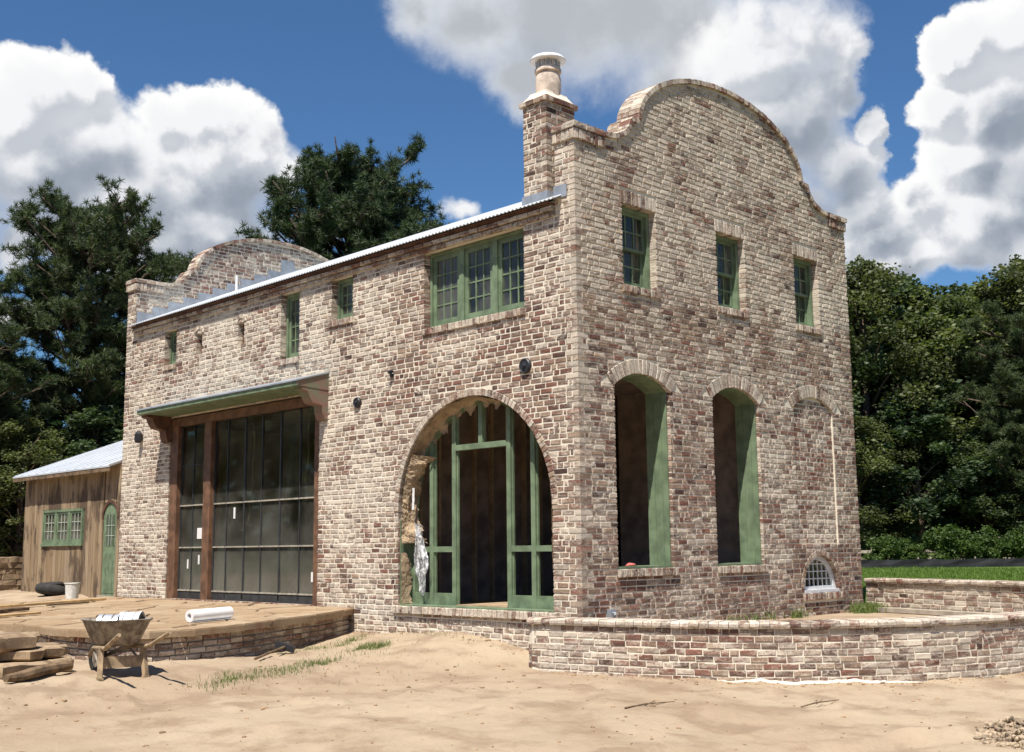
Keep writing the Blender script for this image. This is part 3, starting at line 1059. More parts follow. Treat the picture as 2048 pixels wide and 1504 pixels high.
def frame_rect(mbq, W, a, b, z0, z1, w, d0, d1, wb=None, wt=None):
    wb = wb or w; wt = wt or w
    box_w(mbq, W, a, a + w, z0, z1, d0, d1); box_w(mbq, W, b - w, b, z0, z1, d0, d1)
    box_w(mbq, W, a + w, b - w, z0, z0 + wb, d0, d1); box_w(mbq, W, a + w, b - w, z1 - wt, z1, d0, d1)


def casement(W, a, b, z0, z1, n, cols, rows, d=0.115, outer=0.045, mull=0.10, st=0.07):
    fm = MB()
    frame_rect(fm, W, a + 0.002, b - 0.002, z0 + 0.002, z1 - 0.002, outer, d, d + 0.13)
    w = (b - a - 2 * outer - (n - 1) * mull) / n
    cells = []
    for i in range(n):
        s0 = a + outer + i * (w + mull)
        if i: box_w(fm, W, s0 - mull, s0, z0 + outer, z1 - outer, d + 0.003, d + 0.12)
        frame_rect(fm, W, s0, s0 + w, z0 + outer, z1 - outer, st, d + 0.03, d + 0.075, wb=st * 1.2)
        cells.append((s0 + st, s0 + w - st))
    win = fm.build('window', GREEN, house)
    for p, q in cells:
        sash_panes(win, W, p, q, z0 + outer + st * 1.2, z1 - outer - st, d + 0.04, cols, rows)
    return win


casement(WL, *TRI, 3, 3, 4)
casement(WL, *SQ, 1, 3, 3, st=0.055, outer=0.05)
casement(WL, *TALL, 1, 3, 4, st=0.055, outer=0.05)
casement(WL, *SMALL, 1, 3, 3, st=0.045, outer=0.04)
for a, b in GW:             # double-hung sashes
    fm = MB(); d = 0.105
    frame_rect(fm, WG, a + 0.002, b - 0.002, GZ0 + 0.002, GZ1 - 0.002, 0.055, d, d + 0.16)
    zm = (GZ0 + GZ1) / 2
    frame_rect(fm, WG, a + 0.057, b - 0.057, zm - 0.02, GZ1 - 0.057, 0.04, d + 0.05, d + 0.088)
    frame_rect(fm, WG, a + 0.057, b - 0.057, GZ0 + 0.057, zm + 0.02, 0.04, d + 0.09, d + 0.128, wb=0.06)
    win = fm.build('window', GREEN, house)
    sash_panes(win, WG, a + 0.097, b - 0.097, zm + 0.02, GZ1 - 0.097, d + 0.06, 3, 2)
    sash_panes(win, WG, a + 0.097, b - 0.097, GZ0 + 0.117, zm - 0.02, d + 0.10, 3, 2)

# tall arched openings: green lined jambs, no glazing yet
for a, b in BW:
    lin = MB(); fr = empty('opening_lining', (0, 0, 0), parent=house)
    y0, y1, t = 0.045, 0.405, 0.022
    for s0, s1 in ((a, a + t), (b - t, b)):
        for ya, yb in ((y0, 0.135), (0.139, 0.268), (0.272, y1)):     # three boards with open joints
            MB().box(s0 + (0.004 if s0 > a else 0), s1 - (0.004 if s0 == a else 0), ya, yb, BZ + 0.03, BS + 0.012).build('lining_board', GREEN, fr)
    pts, *_ = arc_pts(a + t, b - t, BS, BR - t, 16)
    pto, *_ = arc_pts(a, b, BS, BR - 0.002, 16)
    for i in range(16):
        p, q, P, Q = pts[i], pts[i + 1], pto[i], pto[i + 1]
        lin.add([(x, y, z) for y in (y0, y1) for x, z in (p, q, Q, P)], [(0, 1, 2, 3), (4, 7, 6, 5), (0, 4, 5, 1), (3, 2, 6, 7)])
    lin.build('arched_soffit', GREEN, fr)
    MB().box(a + 0.002, b - 0.002, 0.012, 0.42, BZ - 0.001, BZ + 0.028).build('sill_board', GREEN, fr)

# half-moon cellar window
hm = MB()
def half_ring(mbq, W, a, b, z0, spring, rise, w, d0, d1, n=20):
    po, *_ = arc_pts(a, b, spring, rise, n); pi_, *_ = arc_pts(a + w, b - w, spring, rise - w, n)
    po = [(b, z0)] + po + [(a, z0)]; pi_ = [(b - w, z0)] + pi_ + [(a + w, z0)]
    for i in range(len(po) - 1):
        p, q, P, Q = pi_[i], pi_[i + 1], po[i], po[i + 1]
        mbq.add([W(s, z, d) for d in (d0, d1) for s, z in (p, q, Q, P)], [(0, 1, 2, 3), (4, 7, 6, 5), (0, 4, 5, 1), (3, 2, 6, 7)])
half_ring(hm, WG, HM[0] + 0.003, HM[1] - 0.003, HM[2] + 0.10, HM[2] + 0.11, 0.465, 0.06, 0.06, 0.16)
box_w(hm, WG, HM[0] + 0.003, HM[1] - 0.003, HM[2] + 0.001, HM[2] + 0.05, -0.01, 0.17)
box_w(hm, WG, HM[0] + 0.003, HM[1] - 0.003, HM[2] + 0.05, HM[2] + 0.10, 0.05, 0.16)
win = hm.build('half_moon_window', WHITE, house)
_, c, zc, R, th = arc_pts(HM[0] + 0.063, HM[1] - 0.063, HM[2] + 0.11, 0.405)
gb = MB()
for i in range(1, 7):
    s = HM[0] + 0.063 + (HM[1] - HM[0] - 0.126) * i / 7
    zt = zc + math.sqrt(max(0, R * R - (s - c) ** 2))
    box_w(gb, WG, s - 0.008, s + 0.008, HM[2] + 0.10, zt, 0.10, 0.125)
for j in range(1, 4):
    z = HM[2] + 0.10 + j * 0.115
    hw = math.sqrt(max(0, R * R - (z - zc) ** 2)) if z > HM[2] + 0.11 else 0.44
    hw = min(hw, (HM[1] - HM[0]) / 2 - 0.063)
    box_w(gb, WG, c - hw, c + hw, z - 0.008, z + 0.008, 0.101, 0.124)
gb.build('glazing_bars', WHITE, win)
gp = MB(); lp = arch_loop(HM[0] + 0.063, HM[1] - 0.063, HM[2] + 0.10, HM[2] + 0.11, 0.405, 0.0)
gp.prism(lp, lambda s, z: WG(s, z, 0.112), lambda s, z: WG(s, z, 0.116)).build('pane', GLASS, win)

# ---- arched doorway frame, set back in the wall
D0, D1 = 0.24, 0.33
af = MB()
zR = lambda y, r: ARC_Z + math.sqrt(max(0, r * r - (y - ARC_C) ** 2))
n = 40
for i in range(n):
    a0, a1 = PI * i / n, PI * (i + 1) / n
    V = [WL(ARC_C + r * math.cos(a), ARC_Z + r * math.sin(a), d) for d in (D0 + 0.01, D1) for a, r in ((a0, 1.49), (a1, 1.49), (a1, 1.584), (a0, 1.584))]
    af.add(V, [(0, 1, 2, 3), (4, 7, 6, 5), (0, 4, 5, 1), (3, 2, 6, 7)])
for sgn in (-1, 1):
    s0, s1 = sorted((ARC_C + sgn * 1.49, ARC_C + sgn * 1.584))
    box_w(af, WL, s0, s1, AS, ARC_Z, D0 + 0.01, D1)
box_w(af, WL, ARC_C + ARC_R - 0.016, ARC_C + ARC_R - 0.004, AS, 1.45, 0.03, D0 + 0.008)
adoor = af.build('arched_door_frame', GREEN, house)
POSTS = [(2.64, 2.72), (1.507, 1.587), (3.135, 3.215), (1.04, 1.12)]
for a, b in POSTS:
    p = MB(); box_w(p, WL, a, b, AS + 0.001, zR((a + b) / 2, 1.50), D0, D1 - 0.012)
    box_w(p, WL, a - 0.02, b + 0.02, AS + 0.001, zR((a + b) / 2, 1.50), D0 + 0.03, D1 - 0.03)
    p.build('post', GREEN, adoor)
p = MB(); box_w(p, WL, 1.587, 2.64, 2.435, 2.515, D0 - 0.006, D1 - 0.01); p.build('transom', GREEN, adoor)
p = MB(); box_w(p, WL, 2.075, 2.155, 2.516, zR(2.11, 1.50), D0, D1 - 0.012); p.build('mullion', GREEN, adoor)
for a, b in ((0.58, 1.04), (1.12, 1.507), (2.72, 3.135), (3.215, 3.56)):
    p = MB(); box_w(p, WL, a, b, 0.985, 1.065, D0 + 0.004, D1 - 0.014); p.build('rail', GREEN, adoor)
    p = MB(); box_w(p, WL, a, b, AS + 0.002, 0.40, D0 + 0.006, D1 - 0.016); p.build('bottom_panel', GREEN, adoor)
p = MB(); box_w(p, WL, 0.50, 3.64, AS - 0.003, AS + 0.016, 0.02, 0.235); p.build('threshold', GREEN, adoor)
p = MB(); box_w(p, WL, 1.60, 2.63, AS + 0.0, AS + 0.03, 0.236, 1.3); p.build('sub_sill', FLOORWOOD, adoor)

# ---- big steel window with timber posts under a canopy
bw = empty('steel_window', (0, 0, 0), parent=house)
zb, zt = 0.166, 3.545
for a, b in ((10.352, 10.622), (9.125, 9.37), (5.708, 5.845)):
    p = MB(); box_w(p, WL, a, b, zb, 3.40, 0.02, 0.19); p.build('timber_post', WOOD, bw)
p = MB(); box_w(p, WL, 5.706, 10.624, 3.401, zt, 0.012, 0.2); p.build('timber_head', WOOD, bw)
vb, hb = MB(), MB()
ROWS = [0.317, 1.104, 1.885, 3.385]
MAINV = [5.86, 6.38, 6.965, 7.54, 8.09, 8.675, 9.11]
LEFTV = [9.385, 9.884, 10.34]
for vs in (MAINV, LEFTV):
    for i, v in enumerate(vs):
        wdt = 0.035 if (i in (0, len(vs) - 1) or (vs is MAINV and i in (2, 4))) else 0.02
        box_w(vb, WL, v - wdt / 2, v + wdt / 2, 0.20, 3.40, 0.10, 0.14)
    box_w(vb, WL, vs[0] + .02, vs[-1] - .02, 0.167, 0.29, 0.10, 0.142)
    box_w(vb, WL, vs[0] + .02, vs[-1] - .02, 3.385, 3.40, 0.10, 0.142)
    for z in ROWS[:3]:
        for i in range(len(vs) - 1):
            box_w(hb, WL, vs[i] + 0.012, vs[i + 1] - 0.012, z - 0.012, z + 0.012, 0.088, 0.138)
box_w(vb, WL, LEFTV[0] + .02, LEFTV[-1] - .02, 2.63, 2.65, 0.102, 0.138)
vb.build('steel_mullions', STEEL, bw); hb.build('steel_rails', SUNLIT_STEEL, bw)
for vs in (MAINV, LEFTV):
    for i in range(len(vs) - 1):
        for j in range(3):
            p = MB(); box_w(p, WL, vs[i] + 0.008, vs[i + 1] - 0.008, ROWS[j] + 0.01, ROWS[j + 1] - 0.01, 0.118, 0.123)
            p.build('pane', GLASS_DUST_REFL, bw)
for y, z, w, h in ((9.62, 1.36, 0.17, 0.20), (9.62, 0.88, 0.055, 0.17), (10.02, 0.80, 0.05, 0.17), (8.42, 1.70, 0.06, 0.20), (5.98, 0.60, 0.10, 0.16)):
    p = MB(); box_w(p, WL, y - w / 2, y + w / 2, z - h / 2, z + h / 2, 0.112, 0.116); p.build('sticker', PLASTIC_W, bw)
for pts in ([(0.3, 8.15, 3.30), (0.3, 8.10, 2.9), (0.3, 8.16, 2.5), (0.3, 8.12, 2.2), (0.3, 8.28, 1.95), (0.3, 8.2, 1.7), (0.3, 8.3, 1.5), (0.3, 8.5, 1.38)],
            [(0.3, 6.40, 3.45), (0.3, 6.44, 3.0), (0.3, 6.42, 2.6), (0.3, 6.52, 2.2), (0.3, 6.42, 1.95), (0.3, 6.50, 1.82), (0.3, 6.62, 1.85), (0.3, 6.60, 1.95)],
            [(0.3, 9.78, 3.25), (0.3, 9.84, 2.8), (0.3, 9.90, 2.4), (0.3, 9.84, 1.9), (0.3, 9.88, 1.6)]):
    p = MB(); p.tube(pts, 0.009, 6); p.build('hanging_wire', CABLE, bw)

can = empty('canopy', (0, 0, 0), parent=house)
p = MB(); p.add([(x, y, z) for y in (5.43, 10.87) for x, z in ((0.0, 3.895), (-0.62, 3.712), (-0.62, 3.690), (0.0, 3.868))], [(0, 1, 2, 3), (4, 7, 6, 5), (0, 4, 5, 1), (1, 5, 6, 2), (2, 6, 7, 3), (3, 7, 4, 0)])
p.build('canopy_roof', GALV, can)
p = MB(); p.add([(x, y, z) for y in (5.47, 10.83) for x, z in ((-0.005, 3.86), (-0.60, 3.692), (-0.60, 3.625), (-0.56, 3.615), (-0.005, 3.60))], [(0, 1, 2, 3, 4), (9, 8, 7, 6, 5)] + [(i, 5 + i, 5 + (i + 1) % 5, (i + 1) % 5) for i in range(5)])
p.build('soffit', GREEN, can)
for y0, y1, mt in ((5.455, 5.69, GREEN_WORN), (10.60, 10.845, DARKWOOD)):
    p = MB()
    p.add([(x, y, z) for y in (y0, y1) for x, z in ((-0.004, 3.60), (-0.50, 3.612), (-0.50, 3.57), (-0.40, 3.545), (-0.36, 3.46), (-0.30, 3.37), (-0.12, 3.335), (-0.10, 3.22), (-0.06, 3.12), (-0.004, 3.10))],
          [tuple(range(10)), tuple(range(19, 9, -1))] + [(i, 10 + i, 10 + (i + 1) % 10, (i + 1) % 10) for i in range(10)])
    p.build('bracket', mt, can)
p = MB()
p.add([(x, y, z) for y in (5.448, 5.468) for x, z in ((-0.003, 3.862), (-0.601, 3.692), (-0.601, 3.622), (-0.003, 3.585))], [(0, 1, 2, 3), (7, 6, 5, 4)] + [(i, 4 + i, 4 + (i + 1) % 4, (i + 1) % 4) for i in range(4)])
p.build('end_board', GREEN_WORN, can)

# ---- small fittings on the walls
Rx = Matrix.Rotation(-PI / 2, 4, 'Y')
for y, z, r in ((0.94, 3.45, 0.105), (4.66, 3.31, 0.085)):
    p = MB(); p.lathe([(r, 0.0), (r, 0.03), (r * 0.86, 0.045), (r * 0.8, 0.036), (r * 0.3, 0.036), (r * 0.22, 0.06), (0.012, 0.064)], 28, Matrix.Translation((0, y, z)) @ Rx)
    o = p.build('light_base', BLACK, house, smooth='auto')
p = MB(); p.box(-0.03, 0.0, 3.78, 3.83, 3.62, 3.67); p.bar((-0.03, 3.80, 3.67), (-0.08, 3.80, 3.70), 0.04); p.bar((-0.02, 3.765, 3.69), (-0.07, 3.75, 3.71), 0.025)
p.build('flood_lamp', BLACK, house)
p = MB(); p.lathe([(0.05, -0.12), (0.075, -0.08), (0.075, 0.06), (0.02, 0.12)], 8, Matrix.Translation((-0.09, 11.76, 3.30))); p.box(-0.09, 0, 11.735, 11.785, 3.30, 3.34)
p.build('wall_lantern', BLACK, house)
p = MB(); p.box(0.455, 0.545, -0.07, 0.0, 0.145, 0.25); p.tube([(0.50, -0.07, 0.20), (0.50, -0.11, 0.20), (0.46, -0.13, 0.17)], 0.018, 8)
p.build('tap_box', GALV, house)

# ---- roof
SL = 0.447
EX, EZ = -0.165, 5.592


def roof_sheet(name, x_e, x_r, y0, y1, ze, zr, mat, parent, wl=0.076, amp=0.011, th=0.0):
    n = int((y1 - y0) / wl * 8)
    ys = np.linspace(y0, y1, n)
    rip = amp * np.sin((ys - y0) / wl * 2 * PI)
    V = []
    for x, z in ((x_e, ze), ((x_e + x_r) / 2, (ze + zr) / 2), (x_r, zr)):
        V.append(np.stack([np.full(n, x), ys, z + rip], 1))
    V = np.concatenate(V)
    i = np.arange(n - 1)
    Q = np.concatenate([np.stack([k * n + i, k * n + i + 1, (k + 1) * n + i + 1, (k + 1) * n + i], 1) for k in (0, 1)])
    o = link(name, quads_mesh(name, V, Q, mat, None, True), parent)
    s = o.modifiers.new('thick', 'SOLIDIFY'); s.thickness = 0.004
    return o


zr = EZ + SL * (GC - EX)
rt = roof_sheet('roof', EX, GC, 0.22, LEN - 0.357, EZ, zr, ROOF, house)
roof_sheet('roof_slope', 2 * GC - EX, GC, 0.359, LEN - 0.357, EZ, zr, ROOF, house)
p = MB(); p.box(-0.13, 0.30, 0.362, LEN - 0.36, 5.575, 5.577, fn=lambda x, y, z: (x, y, z - 0.0)); p.build('eave_board', DARKWOOD, house)
p = MB(); p.box(-0.085, 0.0, 0.362, LEN - 0.36, 5.553, 5.570); p.build('soffit_board', DARKWOOD, house)
# stepped flashing up the far gable, one soldered step after another
x = 0.02
while x < 6.4:
    zs = EZ + SL * (min(x, 2 * GC - x) - EX)
    st = MB(); st.box(x, x + 0.36, LEN - 0.372 + rnd.uniform(-.003, .003), LEN - 0.3595, zs - 0.02, zs + 0.25 + (SL * 0.34 if x > GC else 0))
    st.build('step_flashing', GALV, house)
    x += 0.345
p = MB(); p.tube([(1.95, 11.6, 6.4), (1.95, 11.6, 6.88)], 0.028, 10); p.build('vent_pipe', PLASTIC_W, house)
# flashing at the foot of the near gable and the chimney
p = MB(); p.box(-0.022, -0.012, 0.13, 0.36, 5.63, 5.80); p.box(-0.012, 0.05, 0.36, 0.372, 5.60, 5.80); p.build('flashing', GALV, house)

# ---- chimney
ch = empty('chimney', (0, 0, 0), parent=house)
CX0, CX1, CY0, CY1, CZ0, CZ1 = 0.03, 0.60, 0.525, 0.97, 5.55, 7.15
MB().box(CX0 + .004, CX1 - .004, CY0 + .004, CY1 - .004, CZ0, CZ1).build('chimney_core', MORTAR, ch)
WC1 = lambda s, z, d: (CX0 + d, s, z)
WC2 = lambda s, z, d: (s, CY0 + d, z)
lay('chimney', WC1, 5.70, CZ1 - 0.08, lambda z: CY0, lambda z: CY1, (), start=lambda k: quoin(k + 1), lime=lambda s, z: 0.60, prot=lambda s, z: 0.004, header=0.4)
lay('chimney', WC2, 5.70, CZ1 - 0.08, lambda z: CX0, lambda z: CX1, (), start=lambda k: quoin(k), lime=lambda s, z: 0.66, prot=lambda s, z: 0.005, header=0.4)
for k in range(round((5.70 - Z0) / CH), round((CZ1 - 0.08 - Z0) / CH)):
    lx, ly = (0.208, 0.1) if k % 2 == 0 else (0.1, 0.208)
    zb, zt = Z0 + k * CH + JT / 2, Z0 + (k + 1) * CH - JT / 2
    V = [(x, y, z) for z in (zb, zt) for y in (CY0 - 0.005, CY0 + ly - JT / 2) for x in (CX0 - 0.005, CX0 + lx - JT / 2)]
    put_box_brick('chimney', V, tone_of(0.6))
for W, a, b in ((WC1, CY0 - 0.045, CY1 + 0.045), (WC2, CX0 - 0.045, CX1 + 0.045)):
    rowlock('chimney', W, a, b, CZ1 - 0.07, CZ1 + 0.002, 0.04, 0.02, 0.45, 0.15)
flush_bricks('chimney', ch, 0)
cx, cy = (CX0 + CX1) / 2, (CY0 + CY1) / 2
p = MB()
p.add([(x, y, z) for z, g in ((CZ1 + 0.003, 0.0), (CZ1 + 0.03, -0.01), (CZ1 + 0.10, -0.06), (CZ1 + 0.13, -0.07)) for x, y in ((CX0 - g, CY0 - g), (CX1 + g, CY0 - g), (CX1 + g, CY1 + g), (CX0 - g, CY1 + g))],
      [(0, 3, 2, 1), (12, 13, 14, 15)] + [(k * 4 + i, k * 4 + (i + 1) % 4, k * 4 + 4 + (i + 1) % 4, k * 4 + 4 + i) for k in range(3) for i in range(4)])
p.build('chimney_cap', LIMESTONE, ch)
zc0 = CZ1 + 0.12
p = MB(); p.lathe([(0.168, zc0 - 0.02), (0.172, zc0 + 0.04), (0.182, zc0 + 0.14), (0.178, zc0 + 0.26), (0.155, zc0 + 0.335), (0.155, zc0 + 0.35), (0.14, zc0 + 0.35)], 32, Matrix.Translation((cx, cy, 0)))
p.build('chimney_pot', CLAY, ch, smooth='auto')
p = MB(); p.lathe([(0.16, zc0 + 0.33), (0.188, zc0 + 0.34), (0.188, zc0 + 0.38), (0.172, zc0 + 0.405), (0.15, zc0 + 0.405)], 32, Matrix.Translation((cx, cy, 0))); p.build('collar', CLAY, ch, smooth='auto')
p = MB()
for k in range(8):
    a = 2 * PI * k / 8
    p.bar((cx + 0.16 * math.cos(a), cy + 0.16 * math.sin(a), zc0 + 0.40), (cx + 0.17 * math.cos(a), cy + 0.17 * math.sin(a), zc0 + 0.53), 0.016)
for k in range(28):
    a = 2 * PI * k / 28
    p.bar((cx + 0.15 * math.cos(a), cy + 0.15 * math.sin(a), zc0 + 0.40), (cx + 0.15 * math.cos(a), cy + 0.15 * math.sin(a), zc0 + 0.52), 0.005)
p.build('cowl_mesh', GALV, ch)
p = MB(); p.lathe([(0.25, zc0 + 0.50), (0.255, zc0 + 0.515), (0.23, zc0 + 0.555), (0.14, zc0 + 0.585), (0.02, zc0 + 0.595)], 36, Matrix.Translation((cx, cy, 0))); p.build('cowl', PLASTIC_W, ch, smooth='auto')
p = MB(); p.box(CX0 - 0.02, CX1 + 0.02, CY0 - 0.02, CY1 + 0.02, 5.60, 5.80); p.build('chimney_flashing', GALV, ch)

# ------------------------------------------------------------------ ground
def vnoise(x, y, seed=0):
    """smooth lattice noise on numpy arrays"""
    r = np.random.default_rng(seed).random((256, 256))
    xi, yi = np.floor(x).astype(int), np.floor(y).astype(int)
    fx, fy = x - xi, y - yi
    fx, fy = fx * fx * (3 - 2 * fx), fy * fy * (3 - 2 * fy)
    g = lambda a, b: r[a % 256, b % 256]
    return (g(xi, yi) * (1 - fx) + g(xi + 1, yi) * fx) * (1 - fy) + (g(xi, yi + 1) * (1 - fx) + g(xi + 1, yi + 1) * fx) * fy


def sstep(x, a, b):
    t = np.clip((x - a) / (b - a), 0, 1)
    return t * t * (3 - 2 * t)


def ground_h(x, y, rough=True):
    x, y = np.asarray(x, float), np.asarray(y, float)
    h = -0.56 + 0.09 * sstep(y, -6.0, -1.0)
    h = h + 0.19 * sstep(y + 0.12 * x, 0.1, 2.2)                     # rising towards the terrace
    h = h + 0.11 * sstep(x, -1.5, 0.0) * sstep(y, 0.35, 1.2)         # bank of soil against the long wall
    h = h + 0.33 * sstep(y, 12.3, 14.0) * sstep(x, -9, -3)           # up to the yard by the shed
    w = np.maximum(sstep(x + 0.55 * y, 5.6, 7.4) * sstep(x, 6.4, 8.2), sstep(y, 17, 22))
    h = h * (1 - w) + 0.17 * w                                       # the lawn and the woods lie level
    if rough:
        near = np.exp(-((x + 5) ** 2 + (y + 1) ** 2) / 260)
        n = 0.09 * (vnoise(x * 0.45, y * 0.45, 1) - 0.5) + 0.035 * (vnoise(x * 1.3 + 9, y * 1.3, 2) - 0.5) + 0.028 * (vnoise(x * 3.7, y * 3.7 + 5, 3) - 0.5) + 0.022 * (vnoise(x * 9, y * 9, 4) - 0.5)
        # wheel ruts crossing in front of the planter
        for off, amp in ((0.0, 0.045), (1.45, 0.04)):
            d = (y + 5.6 + 0.32 * (x + 1)) * 0.95 + off + 0.25 * np.sin(x * 0.6)
            n = n - amp * np.exp(-(d / 0.16) ** 2) + amp * 0.6 * np.exp(-((d - 0.3) / 0.14) ** 2)
        clump = np.clip(vnoise(x * 2.2 + 3, y * 2.2, 6) - 0.62, 0, 1) * 0.16 * vnoise(x * 11, y * 11, 7)
        h = h + (n + clump) * near * (1 - sstep(x, 4.5, 7)) * np.where((x > 0.05) & (y > 0), 0.2, 1)
    return h


def gh(x, y): return float(ground_h(x, y))


def axis(lo, hi, step, far):
    a = list(np.arange(lo, hi + 1e-6, step)); s = step
    while a[-1] < far: s *= 1.22; a.append(a[-1] + s)
    s = step
    while a[0] > -far: s *= 1.22; a.insert(0, a[0] - s)
    return np.array(a)


gx, gy = axis(-10, 6, 0.06, 700), axis(-8.5, 8, 0.06, 700)
XX, YY = np.meshgrid(gx, gy)
GV = np.stack([XX, YY, ground_h(XX, YY)], -1).reshape(-1, 3)
ni, nj = len(gy), len(gx)
ii = (np.arange(ni - 1)[:, None] * nj + np.arange(nj - 1)[None]).ravel()
o = link('ground', quads_mesh('ground', GV, np.stack([ii, ii + 1, ii + nj + 1, ii + nj], 1), GROUND, None, True))
o['kind'] = 'structure'

# ------------------------------------------------------------------ planter walls
def spline(P, step=0.03):
    P = [Vector(p) for p in P]; out = []
    Q = [P[0] * 2 - P[1]] + P + [P[-1] * 2 - P[-2]]
    for i in range(1, len(Q) - 2):
        a, b, c, d = Q[i - 1:i + 3]
        for k in range(24):
            t = k / 24
            out.append(0.5 * ((2 * b) + (-a + c) * t + (2 * a - 5 * b + 4 * c - d) * t * t + (-a + 3 * b - 3 * c + d) * t ** 3))
    out.append(P[-1])
    return out


class Path:
    def __init__(s, P, side):
        s.p = spline(P); s.side = side
        s.u = [0]
        for a, b in zip(s.p, s.p[1:]): s.u.append(s.u[-1] + (b - a).length)
        s.len = s.u[-1]; s.ua = np.array(s.u)

    def at(s, u):
        i = int(np.clip(np.searchsorted(s.ua, u) - 1, 0, len(s.p) - 2))
        t = (u - s.u[i]) / (s.u[i + 1] - s.u[i])
        a, b = s.p[i], s.p[i + 1]
        p0 = (s.p[max(i - 1, 0)], s.p[min(i + 2, len(s.p) - 1)])
        tg = ((b - p0[0]).normalized().lerp((p0[1] - a).normalized(), min(1, max(0, t)))).normalized()
        return a.lerp(b, t), Vector((tg.y, -tg.x)) * s.side

    def W(s, u, z, d):
        p, n = s.at(u)
        q = p - n * d
        return (q.x, q.y, z)


def planter(path, zb, zt, thick, label, cap_over=0.045, limit=300, lime=0.5, ledge=0.0):
    root = empty('planter_wall', (path.p[0].x, path.p[0].y, zb), 0, label, 'planter wall', 'brick planter walls beside the house')
    owner = 'pl' + str(zb)
    # core
    us = np.arange(0, path.len + 0.05, 0.1); us[-1] = path.len
    V = []
    for u in us:
        V += [path.W(u, zb - 0.25, 0.005), path.W(u, zt - 0.072, 0.005), path.W(u, zt - 0.072, thick), path.W(u, zb - 0.25, thick)]
    n = len(us)
    F = [(i * 4 + k, i * 4 + (k + 1) % 4, i * 4 + 4 + (k + 1) % 4, i * 4 + 4 + k) for i in range(n - 1) for k in range(4)] + [(0, 3, 2, 1), (4 * n - 4, 4 * n - 3, 4 * n - 2, 4 * n - 1)]
    iv = root.matrix_world.inverted()
    off = Vector(root.location)
    core = link('core', mesh('core', [Vector(v) - off for v in V], F, MORTAR), root)
    top = zt - 0.075
    nc = int(round((top - zb) / CH)) + 1
    for k in range(nc):
        z1 = top - k * CH - JT / 2; z0 = z1 - CH + JT
        u = -rnd.random() * 0.15
        while u < path.len:
            w = 0.108 if rnd.random() < 0.18 else 0.205 + rnd.uniform(-.014, .014)
            a, b = max(0, u + 0.006), min(path.len, u + w - 0.006)
            if b - a > 0.035:
                put_brick(owner, path.W, [(a, z0), (b, z0), (b, z1), (a, z1)], 0.004 + rnd.uniform(-.003, .004), 0.03, tone_of(lime + 0.12 * math.sin(u * 1.3 + k), 0.15), 0.006)
            u += w
    nb_ = int(path.len / 0.112)
    for i in range(nb_):
        u0, u1 = path.len * i / nb_ + 0.003, path.len * (i + 1) / nb_ - 0.003
        dz = rnd.uniform(-.004, .004); ov = cap_over + rnd.uniform(-.007, .007)
        # a cap brick with a rounded nose
        V = []
        for u in (u0, u1):
            V += [path.W(u, zt - 0.073 + dz, -ov + 0.008), path.W(u, zt - 0.05 + dz, -ov), path.W(u, zt - 0.02 + dz, -ov), path.W(u, zt + dz, -ov + 0.018), path.W(u, zt + dz, thick + 0.02), path.W(u, zt - 0.073 + dz, thick + 0.02)]
        BRICKS.setdefault(owner, []).append((V, [(0, 1, 7, 6), (1, 2, 8, 7), (2, 3, 9, 8), (3, 4, 10, 9), (4, 5, 11, 10), (5, 0, 6, 11), (0, 5, 4, 3), (0, 3, 2, 1), (6, 9, 10, 11), (6, 7, 8, 9)], tone_of(0.72, 0.1)))
    # bricks are placed in world space; the root sits at the wall's end
    for i, (v, f, t) in enumerate(BRICKS[owner]):
        BRICKS[owner][i] = (v, f, t)
    L = BRICKS.pop(owner); sc = []
    inv = cam.matrix_world.inverted()
    for v, f, t in L:
        c = sum((Vector(q) for q in v), Vector()) / len(v); q = inv @ c
        P = [inv @ Vector(w) for w in v]
        xs = [w.x / -w.z for w in P]; ys = [w.y / -w.z for w in P]
        vis = -0.445 < xs[0] < 0.445 and -0.33 < ys[0] < 0.33
        sc.append((max(xs) - min(xs)) * (max(ys) - min(ys)) if vis else 0)
    order = sorted(range(len(L)), key=lambda i: -sc[i])
    for i in order[:limit]:
        v, f, t = L[i]; c = sum((Vector(q) for q in v), Vector()) / len(v)
        o = link('brick', mesh('brick', [Vector(q) - c for q in v], f, BRICK, attr=wander(t, len(v))), root); o.location = c - off
    VV, FF, TT = [], [], []
    for i in order[limit:]:
        v, f, t = L[i]; k = len(VV)
        VV += [Vector(q) - off for q in v]; FF += [tuple(a + k for a in g) for g in f]; TT += wander(t, len(v))
    if VV:
        o = link('brickwork', mesh('brickwork', VV, FF, BRICK, False, attr=TT), root); o['kind'] = 'stuff'
    return root


front = Path([(-0.02, 0.60), (-0.28, 0.57), (-0.44, 0.50), (-0.40, 0.15), (-0.30, -0.25), (-0.14, -0.87), (0.20, -1.83), (0.46, -2.27), (0.93, -2.74), (1.53, -3.19), (2.28, -3.58), (3.62, -3.98), (4.9, -4.10), (5.6, -3.95)], 1)
pw_ = planter(front, -0.50, 0.172, 0.33, 'low curved whitewashed brick planter wall in front of the gable', lime=0.50)
# spilled mortar along the foot of the wall
front_side = front
back = Path([(5.62, -3.93), (5.95, -3.3), (6.28, -2.6), (6.52, -1.7), (6.80, -0.8), (6.98, -0.02)][::-1], -1)


def ensure_side(path, toward):
    p, n = path.at(path.len / 2)
    if (Vector(toward) - p).dot(n) < 0: path.side *= -1


ensure_side(front, (CAM.x, CAM.y)); ensure_side(back, (3, -1.5))
planter(back, -0.05, 0.475, 0.30, 'higher brick planter wall running from the right end of the gable, backed by lawn', limit=300, lime=0.66)

